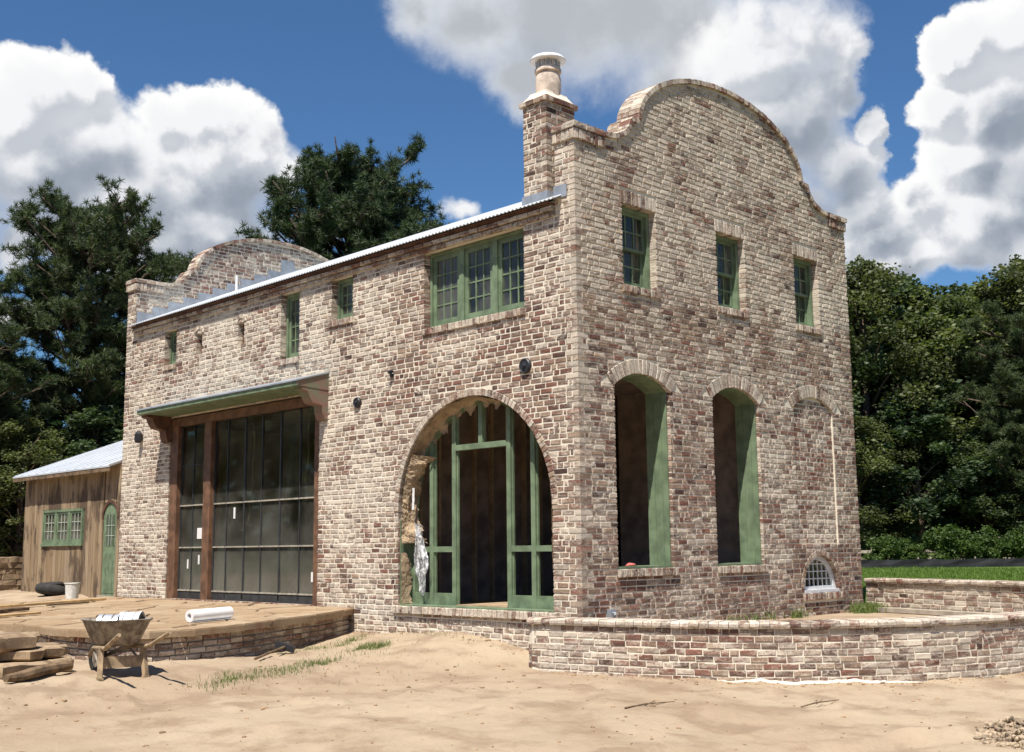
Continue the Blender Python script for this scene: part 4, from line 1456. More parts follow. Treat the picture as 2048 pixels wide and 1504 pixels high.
V = []; us = np.linspace(2.9, 5.3, 60)
for i, u in enumerate(us):
    t = math.sin(PI * i / 59) ** 0.5
    for d, dz in ((-0.004, 0.028), (-0.015 - 0.02 * rnd.random(), 0.014), (-0.03 - 0.035 * rnd.random() * t, -0.03)):
        q = front.W(u, 0, d * (0.4 + 0.6 * t)); V.append((q[0], q[1], float(ground_h(q[0], q[1])) + dz * t + rnd.uniform(-.005, .006)))
o = link('mortar_spill', mesh('mortar_spill', [Vector(v) - pw_.location for v in V], [(i * 3 + k, i * 3 + k + 1, i * 3 + k + 4, i * 3 + k + 3) for i in range(59) for k in (0, 1)], LIMESTONE, True, True), pw_)

# soil and a strip of concrete inside the planter
inner = [front.at(u)[0] - front.at(u)[1] * 0.2 for u in np.linspace(0.9, front.len, 40)]
soil = [Vector((0.01, 0.05))] + inner + [back.at(u)[0] + Vector((0.12, 0)) for u in np.linspace(back.len, 0, 12)] + [Vector((6.95, 0.05))]
V = [(p.x, p.y, -0.06) for p in soil] + [(p.x, p.y, -0.4) for p in soil]
n = len(soil)
o = link('planter_soil', mesh('planter_soil', V, [tuple(range(n))] + [(i, n + i, n + (i + 1) % n, (i + 1) % n) for i in range(n)], GROUND)); o['kind'] = 'structure'
mb = MB()
us = np.linspace(0.15, back.len, 20)
V = []
for u in us:
    p, nn = back.at(u)
    for d, z in ((0.0, -0.05), (0.0, 0.015), (0.22, 0.015), (0.22, -0.05)):
        q = p + nn * (d + 0.006); V.append((q.x, q.y, z))
mb.add(V, [(i * 4 + k, i * 4 + (k + 1) % 4, i * 4 + 4 + (k + 1) % 4, i * 4 + 4 + k) for i in range(19) for k in range(4)] + [(0, 1, 2, 3), (79, 78, 77, 76)])
o = mb.build('concrete_footing', CONCRETE); o['kind'] = 'structure'

# ------------------------------------------------------------------ flagstone terrace
EDGE = [(0.0, 4.72), (-0.70, 4.26), (-1.37, 3.96), (-2.66, 3.50), (-3.43, 3.40), (-4.0, 3.48), (-4.3, 4.0), (-4.46, 4.76), (-4.47, 5.4), (-4.34, 6.2), (-4.42, 6.8), (-4.7, 7.8), (-4.95, 9.5), (-5.2, 12.9)]
POLY = [Vector(p) for p in EDGE] + [Vector((-0.02, 12.9))]
terr = empty('stone_terrace', (-2, 6, -0.4), 0, 'raised terrace of tan flagstones on a brick base along the long wall', 'terrace')
TO = Vector((-2, 6, -0.4))
TZ, TS = 0.150, 0.018      # level at the wall; falls a little towards the edge


def clip_half(poly, p, n):
    out = []
    for i, a in enumerate(poly):
        b = poly[(i + 1) % len(poly)]
        da, db = (a - p).dot(n), (b - p).dot(n)
        if da <= 0: out.append(a)
        if (da < 0 < db) or (db < 0 < da): out.append(a.lerp(b, da / (da - db)))
    return out


def inside(poly, q):
    c = False
    for i in range(len(poly)):
        a, b = poly[i], poly[i - 1]
        if (a.y > q.y) != (b.y > q.y) and q.x < (b.x - a.x) * (q.y - a.y) / (b.y - a.y) + a.x: c = not c
    return c


# stones: random cells; those on the rim follow the edge line
seeds = []
for _ in range(6000):
    q = Vector((rnd.uniform(-5.3, 0), rnd.uniform(3.2, 12.9)))
    if inside(POLY, q) and all((q - s).length > 0.62 for s in seeds): seeds.append(q)


def clip_poly_concave(cell, poly):
    """keep the cell corners inside; rim corners are drawn to the nearest edge point"""
    out = []
    for p in cell:
        if inside(poly, p): out.append(p); continue
        best = None
        for i in range(len(poly)):
            a, b = poly[i], poly[(i + 1) % len(poly)]
            t = min(1, max(0, (p - a).dot(b - a) / (b - a).length_squared)); q = a.lerp(b, t)
            if best is None or (q - p).length < (best - p).length: best = q
        out.append(best)
    o2 = []
    for p in out:
        if not o2 or (p - o2[-1]).length > 0.03: o2.append(p)
    return o2


for s in seeds:
    cell = [s + Vector(v) for v in ((-1.3, -1.3), (1.3, -1.3), (1.3, 1.3), (-1.3, 1.3))]
    for q in seeds:
        if q is s or (q - s).length > 2.6: continue
        n = (q - s); cell = clip_half(cell, (q + s) / 2 - n.normalized() * 0.016, n.normalized())
    fine_ = []
    for i, a in enumerate(cell):                      # break the long edges so that they wander
        b = cell[(i + 1) % len(cell)]; L = (b - a).length
        k = max(1, int(L / 0.22))
        for j in range(k):
            p = a.lerp(b, j / k)
            if j: p += Vector((rnd.uniform(-.012, .012), rnd.uniform(-.012, .012)))
            fine_.append(p)
    cell = clip_poly_concave(fine_, POLY)
    if len(cell) < 4: continue
    c = sum(cell, Vector((0, 0))) / len(cell)
    h = rnd.uniform(-0.012, 0.010); tx, ty = rnd.uniform(-.008, .008), rnd.uniform(-.008, .008)
    V = []
    for zz, sh in ((-0.085 - rnd.random() * 0.02, 0.985), (-0.02, 1.0), (0.0, 0.975)):
        for p in cell:
            q = c + (p - c) * sh
            V.append((q.x - c.x, q.y - c.y, zz + (q.x - c.x) * (tx + TS) + (q.y - c.y) * ty + rnd.uniform(-.003, .003)))
    n = len(cell)
    F = [tuple(range(2 * n, 3 * n)), tuple(range(n))[::-1]] + [(k * n + i, k * n + (i + 1) % n, (k + 1) * n + (i + 1) % n, (k + 1) * n + i) for k in (0, 1) for i in range(n)]
    o = link('flagstone', mesh('flagstone', V, F, FLAG), terr)
    o.location = Vector((c.x, c.y, TZ + TS * c.x + h)) - TO
# base wall, set in a hand's breadth under the stones
pe = [Vector(p) for p in EDGE]
base = Path([(p.x + 0.0, p.y) for p in pe], 1)
bp = []
for i, p in enumerate(pe):
    a, b = pe[max(0, i - 1)], pe[min(len(pe) - 1, i + 1)]
    t = (b - a).normalized(); bp.append(p + Vector((-t.y, t.x)) * -0.13 if inside(POLY, p + Vector((-t.y, t.x)) * -0.13) else p + Vector((-t.y, t.x)) * 0.13)
bp[0].x = 0.0
base = Path([(p.x, p.y) for p in bp], 1)
p0, n0 = base.at(2.0)
if inside(POLY, p0 + n0 * 0.05) and not inside(POLY, p0 - n0 * 0.3): base.side *= -1
VV = [Vector((p.x, p.y, z)) - TO for p in base.p for z in (-0.75, TZ - 0.088)]
m = len(base.p)
mb = MB()
poly2 = base.p + [Vector((-0.02, 12.8))]
poly2 = [base.at(u)[0] - base.at(u)[1] * 0.035 for u in np.linspace(0, base.len, 90)] + [Vector((-0.02, 12.8))]
k = len(poly2)
mb.prism([(p.x, p.y) for p in poly2], lambda x, y: Vector((x, y, TZ + TS * x - 0.092)) - TO, lambda x, y: Vector((x, y, -0.8)) - TO)
mb.build('mortar_bed', MORTAR, terr)
def WB(u, z, d):
    q = base.W(u, z, d)
    return (q[0], q[1], z + TS * q[0])


for kz in range(8):
    z1 = TZ - 0.10 - kz * CH; z0_ = z1 - CH + JT
    u = -rnd.random() * 0.2
    while u < base.len:
        w = 0.218 + rnd.uniform(-.012, .012)
        a, b = max(0, u + .006), min(base.len, u + w - .006)
        if b - a > .04: put_brick('terrace', WB, [(a, z0_), (b, z0_), (b, z1), (a, z1)], 0.006, 0.045, (rnd.uniform(0.4, 0.95), min(1, max(0, 0.55 + rnd.gauss(0, .15))), rnd.random()))
        u += w
L = BRICKS.pop('terrace')
VV, QQ, TT = [], [], []
sel = sorted(range(len(L)), key=lambda i: (Vector(L[i][0][8]) - CAM).length)
for r_i, i in enumerate(sel):
    v, f, t = L[i]
    if r_i < 300:
        c = sum((Vector(q) for q in v), Vector()) / len(v)
        o = link('brick', mesh('brick', [Vector(q) - c for q in v], f, BRICK, attr=wander(t, len(v))), terr); o.location = c - TO
    else:
        k = len(VV); VV += [tuple(Vector(q) - TO) for q in v]; QQ += [tuple(a + k for a in g) for g in f]; TT += wander(t, len(v))
o = link('brickwork', quads_mesh('brickwork', VV, QQ, BRICK, np.array(TT, np.float32)), terr); o['kind'] = 'stuff'

# ------------------------------------------------------------------ boarded shed behind the house
SY0, SY1, SZ = 12.62, 17.42, 0.0
shed = empty('wooden_shed', (0, 15, 0), 0, 'weathered board shed with pale metal roof beyond the brick house', 'shed')
SO = Vector((0, 15, 0))
DOOR = (12.70, 13.34, 0.16, 1.72)
SWIN = (14.31, 16.33, 1.22, 1.97)
y = SY0
while y < SY1:
    w = rnd.uniform(0.11, 0.19); b = min(y + w, SY1)
    spans = [(0.02, 2.86)]
    mid_ = (y + b) / 2
    if DOOR[0] < mid_ < DOOR[1]: spans = [(2.05, 2.86)]
    elif SWIN[0] < mid_ < SWIN[1]: spans = [(0.02, SWIN[2]), (SWIN[3], 2.86)]
    elif y < DOOR[1] and b > DOOR[1]: y = DOOR[1]; spans = [(0.02, 2.86)]
    for z0, z1 in spans:
        p = MB(); dx = rnd.uniform(-.006, .006)
        p.box(dx, dx + 0.022, y + 0.003 - 15, b - 0.003 - 15, z0 + rnd.uniform(-.015, .01), z1)
        p.build('board', BOARD, shed)
    y = b
MB().box(0.035, 0.10, SY0 - 15, SY1 - 0.02 - 15, 0.0, 2.86).build('sheathing', INTERIOR, shed)
# gable end away from the camera side and back
p = MB(); p.prism([(0.035, 0.0), (6.0, 0.0), (6.0, 2.86), (3.0, 3.98), (0.035, 2.87)], lambda x, z: (x, SY1 - 15 - 0.02, z), lambda x, z: (x, SY1 - 15 - 0.10, z)); p.build('end_wall', BOARD, shed)
p = MB()
for sg in (0, 1):
    X = (lambda x: x) if sg == 0 else (lambda x: 6.0 - x)
    for ya, yb in ((SY0 - 15, SY1 + 0.10 - 15),):
        p.add([(X(x), yy, z) for yy in (ya, yb) for x, z in ((-0.27, 2.745), (3.0, 3.97), (3.0, 4.005), (-0.27, 2.78))], [(0, 1, 2, 3), (7, 6, 5, 4), (0, 4, 5, 1), (1, 5, 6, 2), (2, 6, 7, 3), (3, 7, 4, 0)])
p.build('roof', ROOF, shed)
p = MB()
yy = SY0
while yy < SY1 + 0.08:
    p.bar((-0.27, yy - 15, 2.79), (3.0, yy - 15, 4.015), 0.018, 0.02); yy += 0.4
p.build('roof_seams', ROOF, shed)
p = MB(); p.box(-0.262, -0.240, SY0 - 15, SY1 + 0.09 - 15, 2.66, 2.742); p.build('fascia', TIMBER, shed)
a, b, z0, z1 = SWIN
p = MB()
Wsh = lambda s, z, d: Vector((d, s, z)) - SO
frame_rect(p, Wsh, a, b, z0, z1, 0.05, -0.02, 0.05)
box_w(p, Wsh, a - 0.04, b + 0.04, z0 - 0.045, z0 - 0.001, -0.04, 0.05)
ww = (b - a - 0.10 - 2 * 0.10) / 3
cells = []
for i in range(3):
    s0 = a + 0.05 + i * (ww + 0.10)
    if i: box_w(p, Wsh, s0 - 0.10, s0, z0 + 0.05, z1 - 0.05, -0.015, 0.045)
    frame_rect(p, Wsh, s0, s0 + ww, z0 + 0.05, z1 - 0.05, 0.05, 0.0, 0.03); cells.append((s0 + 0.05, s0 + ww - 0.05))
wn = p.build('window', GREEN, shed)
for s0, s1 in cells: sash_panes(wn, Wsh, s0, s1, z0 + 0.10, z1 - 0.10, 0.005, 3, 3, 0.013, PALE, deep=0.018)
a, b, z0, z1 = DOOR
p = MB()
p.prism([(a, z0), (b, z0)] + [((a + b) / 2 + (b - a) / 2 * math.cos(t * PI / 12), z1 + (b - a) / 2 * math.sin(t * PI / 12)) for t in range(13)], lambda y, z: (0.012, y - 15, z), lambda y, z: (0.05, y - 15, z))
dr = p.build('door', GREEN, shed)
p = MB()
for i in range(4): p.box(0.004, 0.011, a + 0.03 + i * 0.15 - 15, a + 0.03 + i * 0.15 + 0.14 - 15, z0 + 0.05, z0 + 0.85)
p.build('door_boards', GREEN, dr)
p = MB(); p.box(0.006, 0.0115, a + 0.13 - 15, b - 0.13 - 15, 1.15, 1.80); p.build('door_pane', GLASS, dr)
p = MB()
for i in range(1, 3): p.box(0.0, 0.006, a + 0.13 + i * 0.126 - 15, a + 0.14 + i * 0.126 - 15, 1.15, 1.80); p.box(0.0005, 0.0055, a + 0.13 - 15, b - 0.13 - 15, 1.15 + i * 0.21, 1.162 + i * 0.21)
p.build('door_bars', PALE, dr)
p = MB(); n = 12
for i in range(n):
    t0, t1 = i * PI / n, (i + 1) * PI / n; c = (a + b) / 2 - 15
    r0, r1 = (b - a) / 2, (b - a) / 2 + 0.06
    p.add([(x, c + r * math.cos(t), z1 + r * math.sin(t)) for x in (-0.015, 0.03) for t, r in ((t0, r0), (t1, r0), (t1, r1), (t0, r1))], [(0, 1, 2, 3), (4, 7, 6, 5), (0, 4, 5, 1), (3, 2, 6, 7)])
p.build('door_arch', DARKWOOD, dr)
p = MB(); p.box(-0.06, 0.03, a - 0.05 - 15, b + 0.05 - 15, 0.10, 0.155); p.build('door_step', CONCRETE, shed)

# ------------------------------------------------------------------ low stone wall beyond the shed, far left
lw = empty('stone_wall', (-1.2, 18.6, 0), 0, 'low rough stone wall at the left edge beyond the shed', 'wall')
for row in range(7):
    u = -2.6 + rnd.random() * 0.3
    while u < 2.2:
        w = rnd.uniform(0.22, 0.5); h = 0.135
        p = MB(); V = []
        for yy in (-0.16 + rnd.uniform(-.03, .03), 0.16):
            for zz in (row * h + 0.006, (row + 1) * h - 0.006):
                for xx in (u + 0.008, u + w - 0.008):
                    V.append((xx + rnd.uniform(-.02, .02), yy + rnd.uniform(-.015, .015), zz + rnd.uniform(-.008, .008)))
        p.add([V[i] for i in (0, 1, 4, 5, 2, 3, 6, 7)], [(0, 2, 3, 1), (4, 5, 7, 6), (0, 1, 5, 4), (2, 6, 7, 3), (0, 4, 6, 2), (1, 3, 7, 5)])
        p.build('stone', STONE, lw); u += w
MB().box(-2.55, 2.2, -0.1, 0.12, -0.2, 0.92).build('core', MORTAR, lw)

# ------------------------------------------------------------------ things on the site
# wheelbarrow, seen from behind: legs and handles towards the road, wheel towards the terrace
bx, by = -5.01, 2.13
wb = empty('wheelbarrow', (bx, by, gh(bx, by) - 0.005), 0, 'muddy wheelbarrow with wooden handles holding two pale buckets', 'wheelbarrow')
Fv, Sv = Vector((0.10, 0.995, 0)), Vector((0.995, -0.10, 0))


def L_(s, f, z): return Sv * s + Fv * f + Vector((0, 0, z))


gb_ = wb.location.z
def leg_g(s, f):
    q = L_(s, f, 0); return gh(bx + q.x, by + q.y) - gb_
def rr(hw, hl, r, z, cf, n=6):
    """rounded rectangle ring in barrow space"""
    out = []
    for cx_, cy_, a0 in ((hw - r, hl - r, 0), (-hw + r, hl - r, PI / 2), (-hw + r, -hl + r, PI), (hw - r, -hl + r, 1.5 * PI)):
        for i in range(n + 1):
            a = a0 + PI / 2 * i / n
            out.append(L_(cx_ + r * math.cos(a), cf + cy_ + r * math.sin(a), z))
    return out
rings = [rr(0.17, 0.16, 0.08, 0.335, 0.20), rr(0.215, 0.22, 0.11, 0.37, 0.20), rr(0.30, 0.345, 0.16, 0.60, 0.20), rr(0.318, 0.363, 0.17, 0.612, 0.20), rr(0.318, 0.363, 0.17, 0.625, 0.20), rr(0.297, 0.342, 0.155, 0.618, 0.20), rr(0.205, 0.21, 0.10, 0.385, 0.20), rr(0.16, 0.15, 0.07, 0.35, 0.20)]
n = len(rings[0])
mb = MB(); mb.add([v for r in rings for v in r], [(k * n + i, k * n + (i + 1) % n, (k + 1) * n + (i + 1) % n, (k + 1) * n + i) for k in range(7) for i in range(n)] + [tuple(range(n))[::-1], tuple(7 * n + i for i in range(n))])
mb.build('tray', TRAYM, wb, smooth=True)
for sg in (-1, 1):
    p = MB(); p.tube([L_(sg * 0.10, 0.72, 0.20), L_(sg * 0.20, 0.30, 0.315), L_(sg * 0.235, -0.15, 0.335), L_(sg * 0.27, -0.62, 0.50)], [0.022, 0.024, 0.024, 0.021], 8); p.build('handle', OLDWOOD, wb, smooth='auto')
    zg = leg_g(sg * 0.25, -0.04)
    p = MB(); p.bar(L_(sg * 0.225, 0.0, 0.33), L_(sg * 0.25, -0.05, zg + 0.005), 0.055, 0.045); p.bar(L_(sg * 0.25, -0.10, zg + 0.012), L_(sg * 0.25, 0.03, zg + 0.012), 0.05, 0.022)
    p.build('leg', OLDWOOD, wb)
    p = MB(); p.bar(L_(sg * 0.19, 0.35, 0.31), L_(sg * 0.25, -0.03, 0.12), 0.018); p.build('strut', TRAYM, wb)
p = MB(); p.bar(L_(-0.235, -0.01, 0.175), L_(0.235, -0.01, 0.175), 0.022, 0.12); p.build('cross_board', OLDWOOD, wb)
wm = MB(); Mw = Matrix.Translation(L_(0, 0.74, 0.185)) @ Matrix(((Sv.x, -Fv.x, 0, 0), (Sv.y, -Fv.y, 0, 0), (0, 0, 1, 0), (0, 0, 0, 1))) @ Matrix.Rotation(PI / 2, 4, 'Y')
wm.lathe([(0.12, -0.03), (0.165, -0.045), (0.19, -0.02), (0.19, 0.02), (0.165, 0.045), (0.12, 0.03)], 24, Mw, False, False)
wh = wm.build('wheel', RUBBER, wb, smooth=True)
p = MB(); p.lathe([(0.125, -0.02), (0.125, 0.02), (0.03, 0.035), (0.03, -0.035)], 20, Mw); p.build('rim', TRAYM, wh)


def pail(name, loc, axis_, r, h, mat, label):
    M = Matrix.Translation(loc) @ Vector(axis_).to_track_quat('Z', 'Y').to_matrix().to_4x4()
    root = empty(name, loc, 0, label, 'bucket', 'buckets lying in the wheelbarrow')
    N = Matrix.Translation(Vector(loc)).inverted() @ M
    p = MB(); p.lathe([(r * 0.88, 0), (r, h), (r * 1.05, h), (r * 1.05, h - 0.02), (r * 1.0, h - 0.025), (r * 0.93, h), (r * 0.85, 0.01)], 28, N, True, True); p.build('body', mat, root, smooth='auto')
    p = MB()
    for z in (0.25, 0.72): p.lathe([(r * (0.885 + 0.12 * z), h * z - 0.008), (r * (0.885 + 0.12 * z) + 0.007, h * z), (r * (0.885 + 0.12 * z), h * z + 0.008)], 28, N, False, False)
    p.build('hoop', SILVER if mat is PLASTIC_W else TRAYM, root)
    p = MB(); p.lathe([(r * 0.87, h - 0.02), (r * 0.87, h - 0.012)], 28, N); p.build('inside', BLACK, root)
    return root


P0 = Vector(wb.location)
pail('metal_bucket', P0 + L_(-0.15, 0.33, 0.56), (0.72, -0.66, -0.10), 0.125, 0.22, SILVER, 'silver bucket lying on its side in the left of the wheelbarrow')
pail('white_bucket', P0 + L_(0.06, 0.25, 0.57), (0.70, -0.70, -0.08), 0.135, 0.23, PLASTIC_W, 'bright white bucket lying in the right of the wheelbarrow')

# stack of rough stone slabs
def slab(x, y, z, rx, ry, h, rz, label, seed):
    q = random.Random(seed); n = 26
    R = [1 + q.uniform(-0.2, 0.14) for _ in range(n)]
    V = []
    for zz, s in ((0, 0.93), (h * 0.2, 1.0), (h * 0.85, 1.01), (h, 0.97)):
        for i in range(n):
            a = 2 * PI * i / n
            k = R[i] * s + q.uniform(-.03, .03)
            V.append((rx * k * math.cos(a), ry * k * math.sin(a), zz + q.uniform(-.012, .012)))
    F = [tuple(range(n))[::-1], tuple(3 * n + i for i in range(n))] + [(k * n + i, k * n + (i + 1) % n, (k + 1) * n + (i + 1) % n, (k + 1) * n + i) for k in range(3) for i in range(n)]
    o = link('stone_slab', mesh('stone_slab', V, F, STONE, True, 'auto')); o.location = (x, y, z); o.rotation_euler = (q.uniform(-.02, .02), q.uniform(-.02, .02), rz)
    return tag(o, label, 'stone', 'stone slabs stacked beside the terrace')


g0 = gh(-5.75, 3.15)
slab(-5.78, 3.25, g0 - 0.03, 0.74, 0.56, 0.16, 0.3, 'thick bottom slab of the rough stone stack at the left edge', 3)
slab(-5.74, 3.38, g0 + 0.13, 0.66, 0.5, 0.12, 0.2, 'middle slab of the rough stone stack, sticking out to the right', 5)
slab(-6.02, 3.35, g0 + 0.25, 0.60, 0.52, 0.15, 0.9, 'rounded top slab of the rough stone stack at the left edge', 9)
p = MB(); a_, b_ = Vector((-6.15, 2.34)), Vector((-5.28, 2.78))
pts = [Vector((*(a_.lerp(b_, t)), gh(*a_.lerp(b_, t)) + 0.055 + 0.03 * t)) for t in (0, .2, .4, .6, .8, 1)]
p.tube(pts, [0.04, 0.055, 0.06, 0.06, 0.055, 0.04], 9)
tag(p.build('log', TIMBER, smooth='auto'), 'dark weathered log lying in front of the stone slab stack', 'log')

# on the terrace
def on_terrace(x, y): return TZ + TS * x + 0.012
p = MB(); A, B = Vector((-3.06, 4.22, on_terrace(-3.06, 0) + 0.082)), Vector((-2.36, 4.38, on_terrace(-2.36, 0) + 0.082)); d = (B - A).normalized()
Mr = Matrix.Translation(A) @ d.to_track_quat('Z', 'Y').to_matrix().to_4x4(); Lr = (B - A).length
p.lathe([(0.035, 0.0), (0.078, 0.0), (0.080, 0.01), (0.080, Lr - 0.01), (0.078, Lr), (0.035, Lr)], 28, Mr, False, False)
p.lathe([(0.035, 0.0), (0.035, Lr)], 16, Mr, False, False)
q = []
n2 = Vector((-d.y, d.x, 0)) * -1
p.add([A + n2 * 0.0 + Vector((0, 0, -0.078)), B + Vector((0, 0, -0.078)), B + n2 * 0.13 + Vector((0, 0, -0.072)), A + n2 * 0.10 + Vector((0, 0, -0.072))] + [A + Vector((0, 0, -0.081)), B + Vector((0, 0, -0.081)), B + n2 * 0.13 + Vector((0, 0, -0.076)), A + n2 * 0.10 + Vector((0, 0, -0.076))],
      [(0, 1, 2, 3), (7, 6, 5, 4), (0, 4, 5, 1), (1, 5, 6, 2), (2, 6, 7, 3), (3, 7, 4, 0)])
tag(p.build('plastic_roll', PLASTIC_W, smooth='auto'), 'roll of white plastic sheeting lying on the terrace edge', 'roll')


def plank(p0, p1, w, h, mat, label):
    p = MB(); a, b = Vector((*p0, on_terrace(*p0) + h / 2 + 0.004)), Vector((*p1, on_terrace(*p1) + h / 2 + 0.004)); c = (a + b) / 2
    p.bar(a - c, b - c, w, h)
    o = p.build('plank', mat); o.location = c
    return tag(o, label, 'plank', 'planks lying on the terrace')


plank((-3.4, 10.55), (-0.95, 11.15), 0.11, 0.04, LUMBER, 'long new yellow plank on the terrace, farthest from the slab stack')
plank((-2.36, 10.35), (-1.58, 10.48), 0.09, 0.03, TIMBER, 'short dark brown plank on the terrace in front of the shed door')
plank((-3.95, 9.08), (-3.1, 9.44), 0.16, 0.05, TIMBER, 'dark grey plank on the terrace above the stone slab stack')
plank((-4.3, 8.0), (-3.38, 8.26), 0.13, 0.03, LUMBER, 'pale short plank on the terrace just behind the stone slab stack')
plank((-3.35, 5.05), (-3.08, 5.25), 0.08, 0.03, TIMBER, 'dark stub of wood on the terrace behind the wheelbarrow')

bk = empty('plastic_bucket', (-0.55, 13.45, gh(-0.55, 13.45)), 0, 'pale plastic bucket standing against the board shed', 'bucket')
p = MB(); p.lathe([(0.12, 0), (0.145, 0.34), (0.155, 0.34), (0.155, 0.36), (0.137, 0.36), (0.115, 0.02)], 24); p.build('body', BUCKETW, bk, smooth='auto')
p = MB(); p.tube([(0.155 * math.cos(t), 0.02, 0.33 - 0.13 * math.sin(t)) for t in np.linspace(0, PI, 12)], 0.006, 6); p.build('bail_handle', BLACK, bk)
p = MB(); p.lathe([(0.30, 0.0), (0.36, 0.06), (0.35, 0.16), (0.27, 0.22), (0.2, 0.18), (0.22, 0.06)], 22, Matrix.Rotation(0.25, 4, 'Y')); p.lathe([(0.28, 0.18), (0.24, 0.26), (0.2, 0.22)], 18, Matrix.Rotation(-0.15, 4, 'X'))
o = p.build('hose_coil', RUBBER, smooth=True); o.location = (-0.42, 14.75, gh(-0.42, 14.75)); tag(o, 'black coiled hose lying against the board shed beside the bucket', 'hose')

hm_ = empty('sledgehammer', (-2.0, 3.4, gh(-2.0, 3.4)), 0, 'sledgehammer with dark head lying on the sand by the terrace', 'hammer')
h0 = Vector(hm_.location)
p = MB(); a, b = Vector((-3.05, 2.62, gh(-3.05, 2.62) + 0.03)) - h0, Vector((-2.05, 3.48, gh(-2.05, 3.48) + 0.09)) - h0
p.tube([a, a.lerp(b, 0.5) + Vector((0, 0, 0.004)), b], [0.018, 0.016, 0.019], 8); p.build('shaft', TIMBER, hm_)
p = MB(); dd = (b - a).normalized(); sd = Vector((-dd.y, dd.x, 0.3)).normalized()
p.bar(b - sd * 0.13, b + sd * 0.13, 0.085, 0.085); p.build('head', BLACK, hm_)

# small litter, each its own thing
o = MB().box(-0.07, 0.07, -0.05, 0.05, 0, 0.045, fn=lambda x, y, z: (x * (1 - z * 3), y * (1 - z * 4), z)).build('orange_scrap', ORANGE); o.location = (-4.62, 3.55, gh(-4.62, 3.55)); tag(o, 'bright orange plastic scrap on the sand behind the wheelbarrow', 'scrap')
p = MB(); rndc = random.Random(4)
V = []
for zz, s in ((0.0, 1), (0.025, 0.8), (0.035, 0.4)):
    for i in range(10):
        a = 2 * PI * i / 10; V.append((0.11 * s * math.cos(a) * rndc.uniform(.7, 1.2), 0.05 * s * math.sin(a) * rndc.uniform(.7, 1.2), zz + rndc.uniform(0, .01)))
p.add(V, [tuple(range(10))[::-1], tuple(range(20, 30))] + [(k * 10 + i, k * 10 + (i + 1) % 10, k * 10 + 10 + (i + 1) % 10, k * 10 + 10 + i) for k in (0, 1) for i in range(10)])
o = p.build('red_cloth', PINK, smooth=True); o.location = (1.10, 0.12, BZ + 0.028); tag(o, 'crumpled red cloth on the sill of the left tall opening', 'cloth')
for k, (x0, y0, x1, y1, lab) in enumerate(((-2.37, -2.66, -1.72, -2.74, 'thin bare twig on the sand below the middle of the planter wall'), (-0.85, -3.6, -0.45, -3.78, 'thin bare twig on the sand below the right of the planter wall'))):
    p = MB(); c = Vector(((x0 + x1) / 2, (y0 + y1) / 2, gh((x0 + x1) / 2, (y0 + y1) / 2)))
    a, b = Vector((x0, y0, gh(x0, y0) + .012)), Vector((x1, y1, gh(x1, y1) + .014))
    p.tube([a - c, a.lerp(b, .4) - c + Vector((0.02, 0.015, .01)), b - c], [.008, .007, .004], 5); p.tube([a.lerp(b, .4) - c, a.lerp(b, .6) - c + Vector((.06, .05, .02))], [.005, .003], 5)
    o = p.build('twig', TIMBER); o.location = c; tag(o, lab, 'twig', 'twigs on the sand')

# torn building paper and film in the arched doorway
def paper(name, rows, mat, label, cat, wob=0.02, th=0.003, seed=1):
    """rows: list of point rows (3D); a crumpled sheet with a little thickness"""
    q = random.Random(seed)
    for _ in range(2 if wob > 0.01 else 1):        # finer sheet, so that the crumples are small
        R2 = []
        for r in rows:
            r = [Vector(p) for p in r]
            R2.append([x for a_, b_ in zip(r, r[1:]) for x in (a_, a_.lerp(b_, .5))] + [r[-1]])
        rows = [x for a_, b_ in zip(R2, R2[1:]) for x in (a_, [p.lerp(t, .5) for p, t in zip(a_, b_)])] + [R2[-1]]
        k_ = wob * (0.8 if _ == 0 else 0.45)
        rows = [[p + Vector((q.uniform(-k_, k_), q.uniform(-k_, k_), q.uniform(-k_, k_) * .4)) for p in r] for r in rows]
    for r in rows if mat is KRAFT else (): r[-1] = r[-1] + (r[-1] - r[-2]) * q.uniform(-0.5, 1.6)      # ragged free edge
    wob *= 0.25; m = len(rows[0])
    G = [[Vector(p) + Vector((q.uniform(-wob, wob), q.uniform(-wob, wob) * 0.5, q.uniform(-wob, wob) * 0.5)) for p in r] for r in rows]
    V = [p for r in G for p in r] + [p + Vector((th, 0, 0)) for r in G for p in r]
    N = len(rows) * m
    F = []
    for i in range(len(rows) - 1):
        for j in range(m - 1):
            f = (i * m + j, i * m + j + 1, (i + 1) * m + j + 1, (i + 1) * m + j)
            F += [f, tuple(a + N for a in reversed(f))]
    rim = [(0, j) for j in range(m)] + [(i, m - 1) for i in range(1, len(rows))] + [(len(rows) - 1, j) for j in range(m - 2, -1, -1)] + [(i, 0) for i in range(len(rows) - 2, 0, -1)]
    ix = [i * m + j for i, j in rim]
    for k in range(len(ix)):
        a, b = ix[k], ix[(k + 1) % len(ix)]; F.append((a, b, b + N, a + N))
    return tag(link(name, mesh(name, V, F, mat, True, False)), label, cat, 'torn paper and film in the arched doorway')


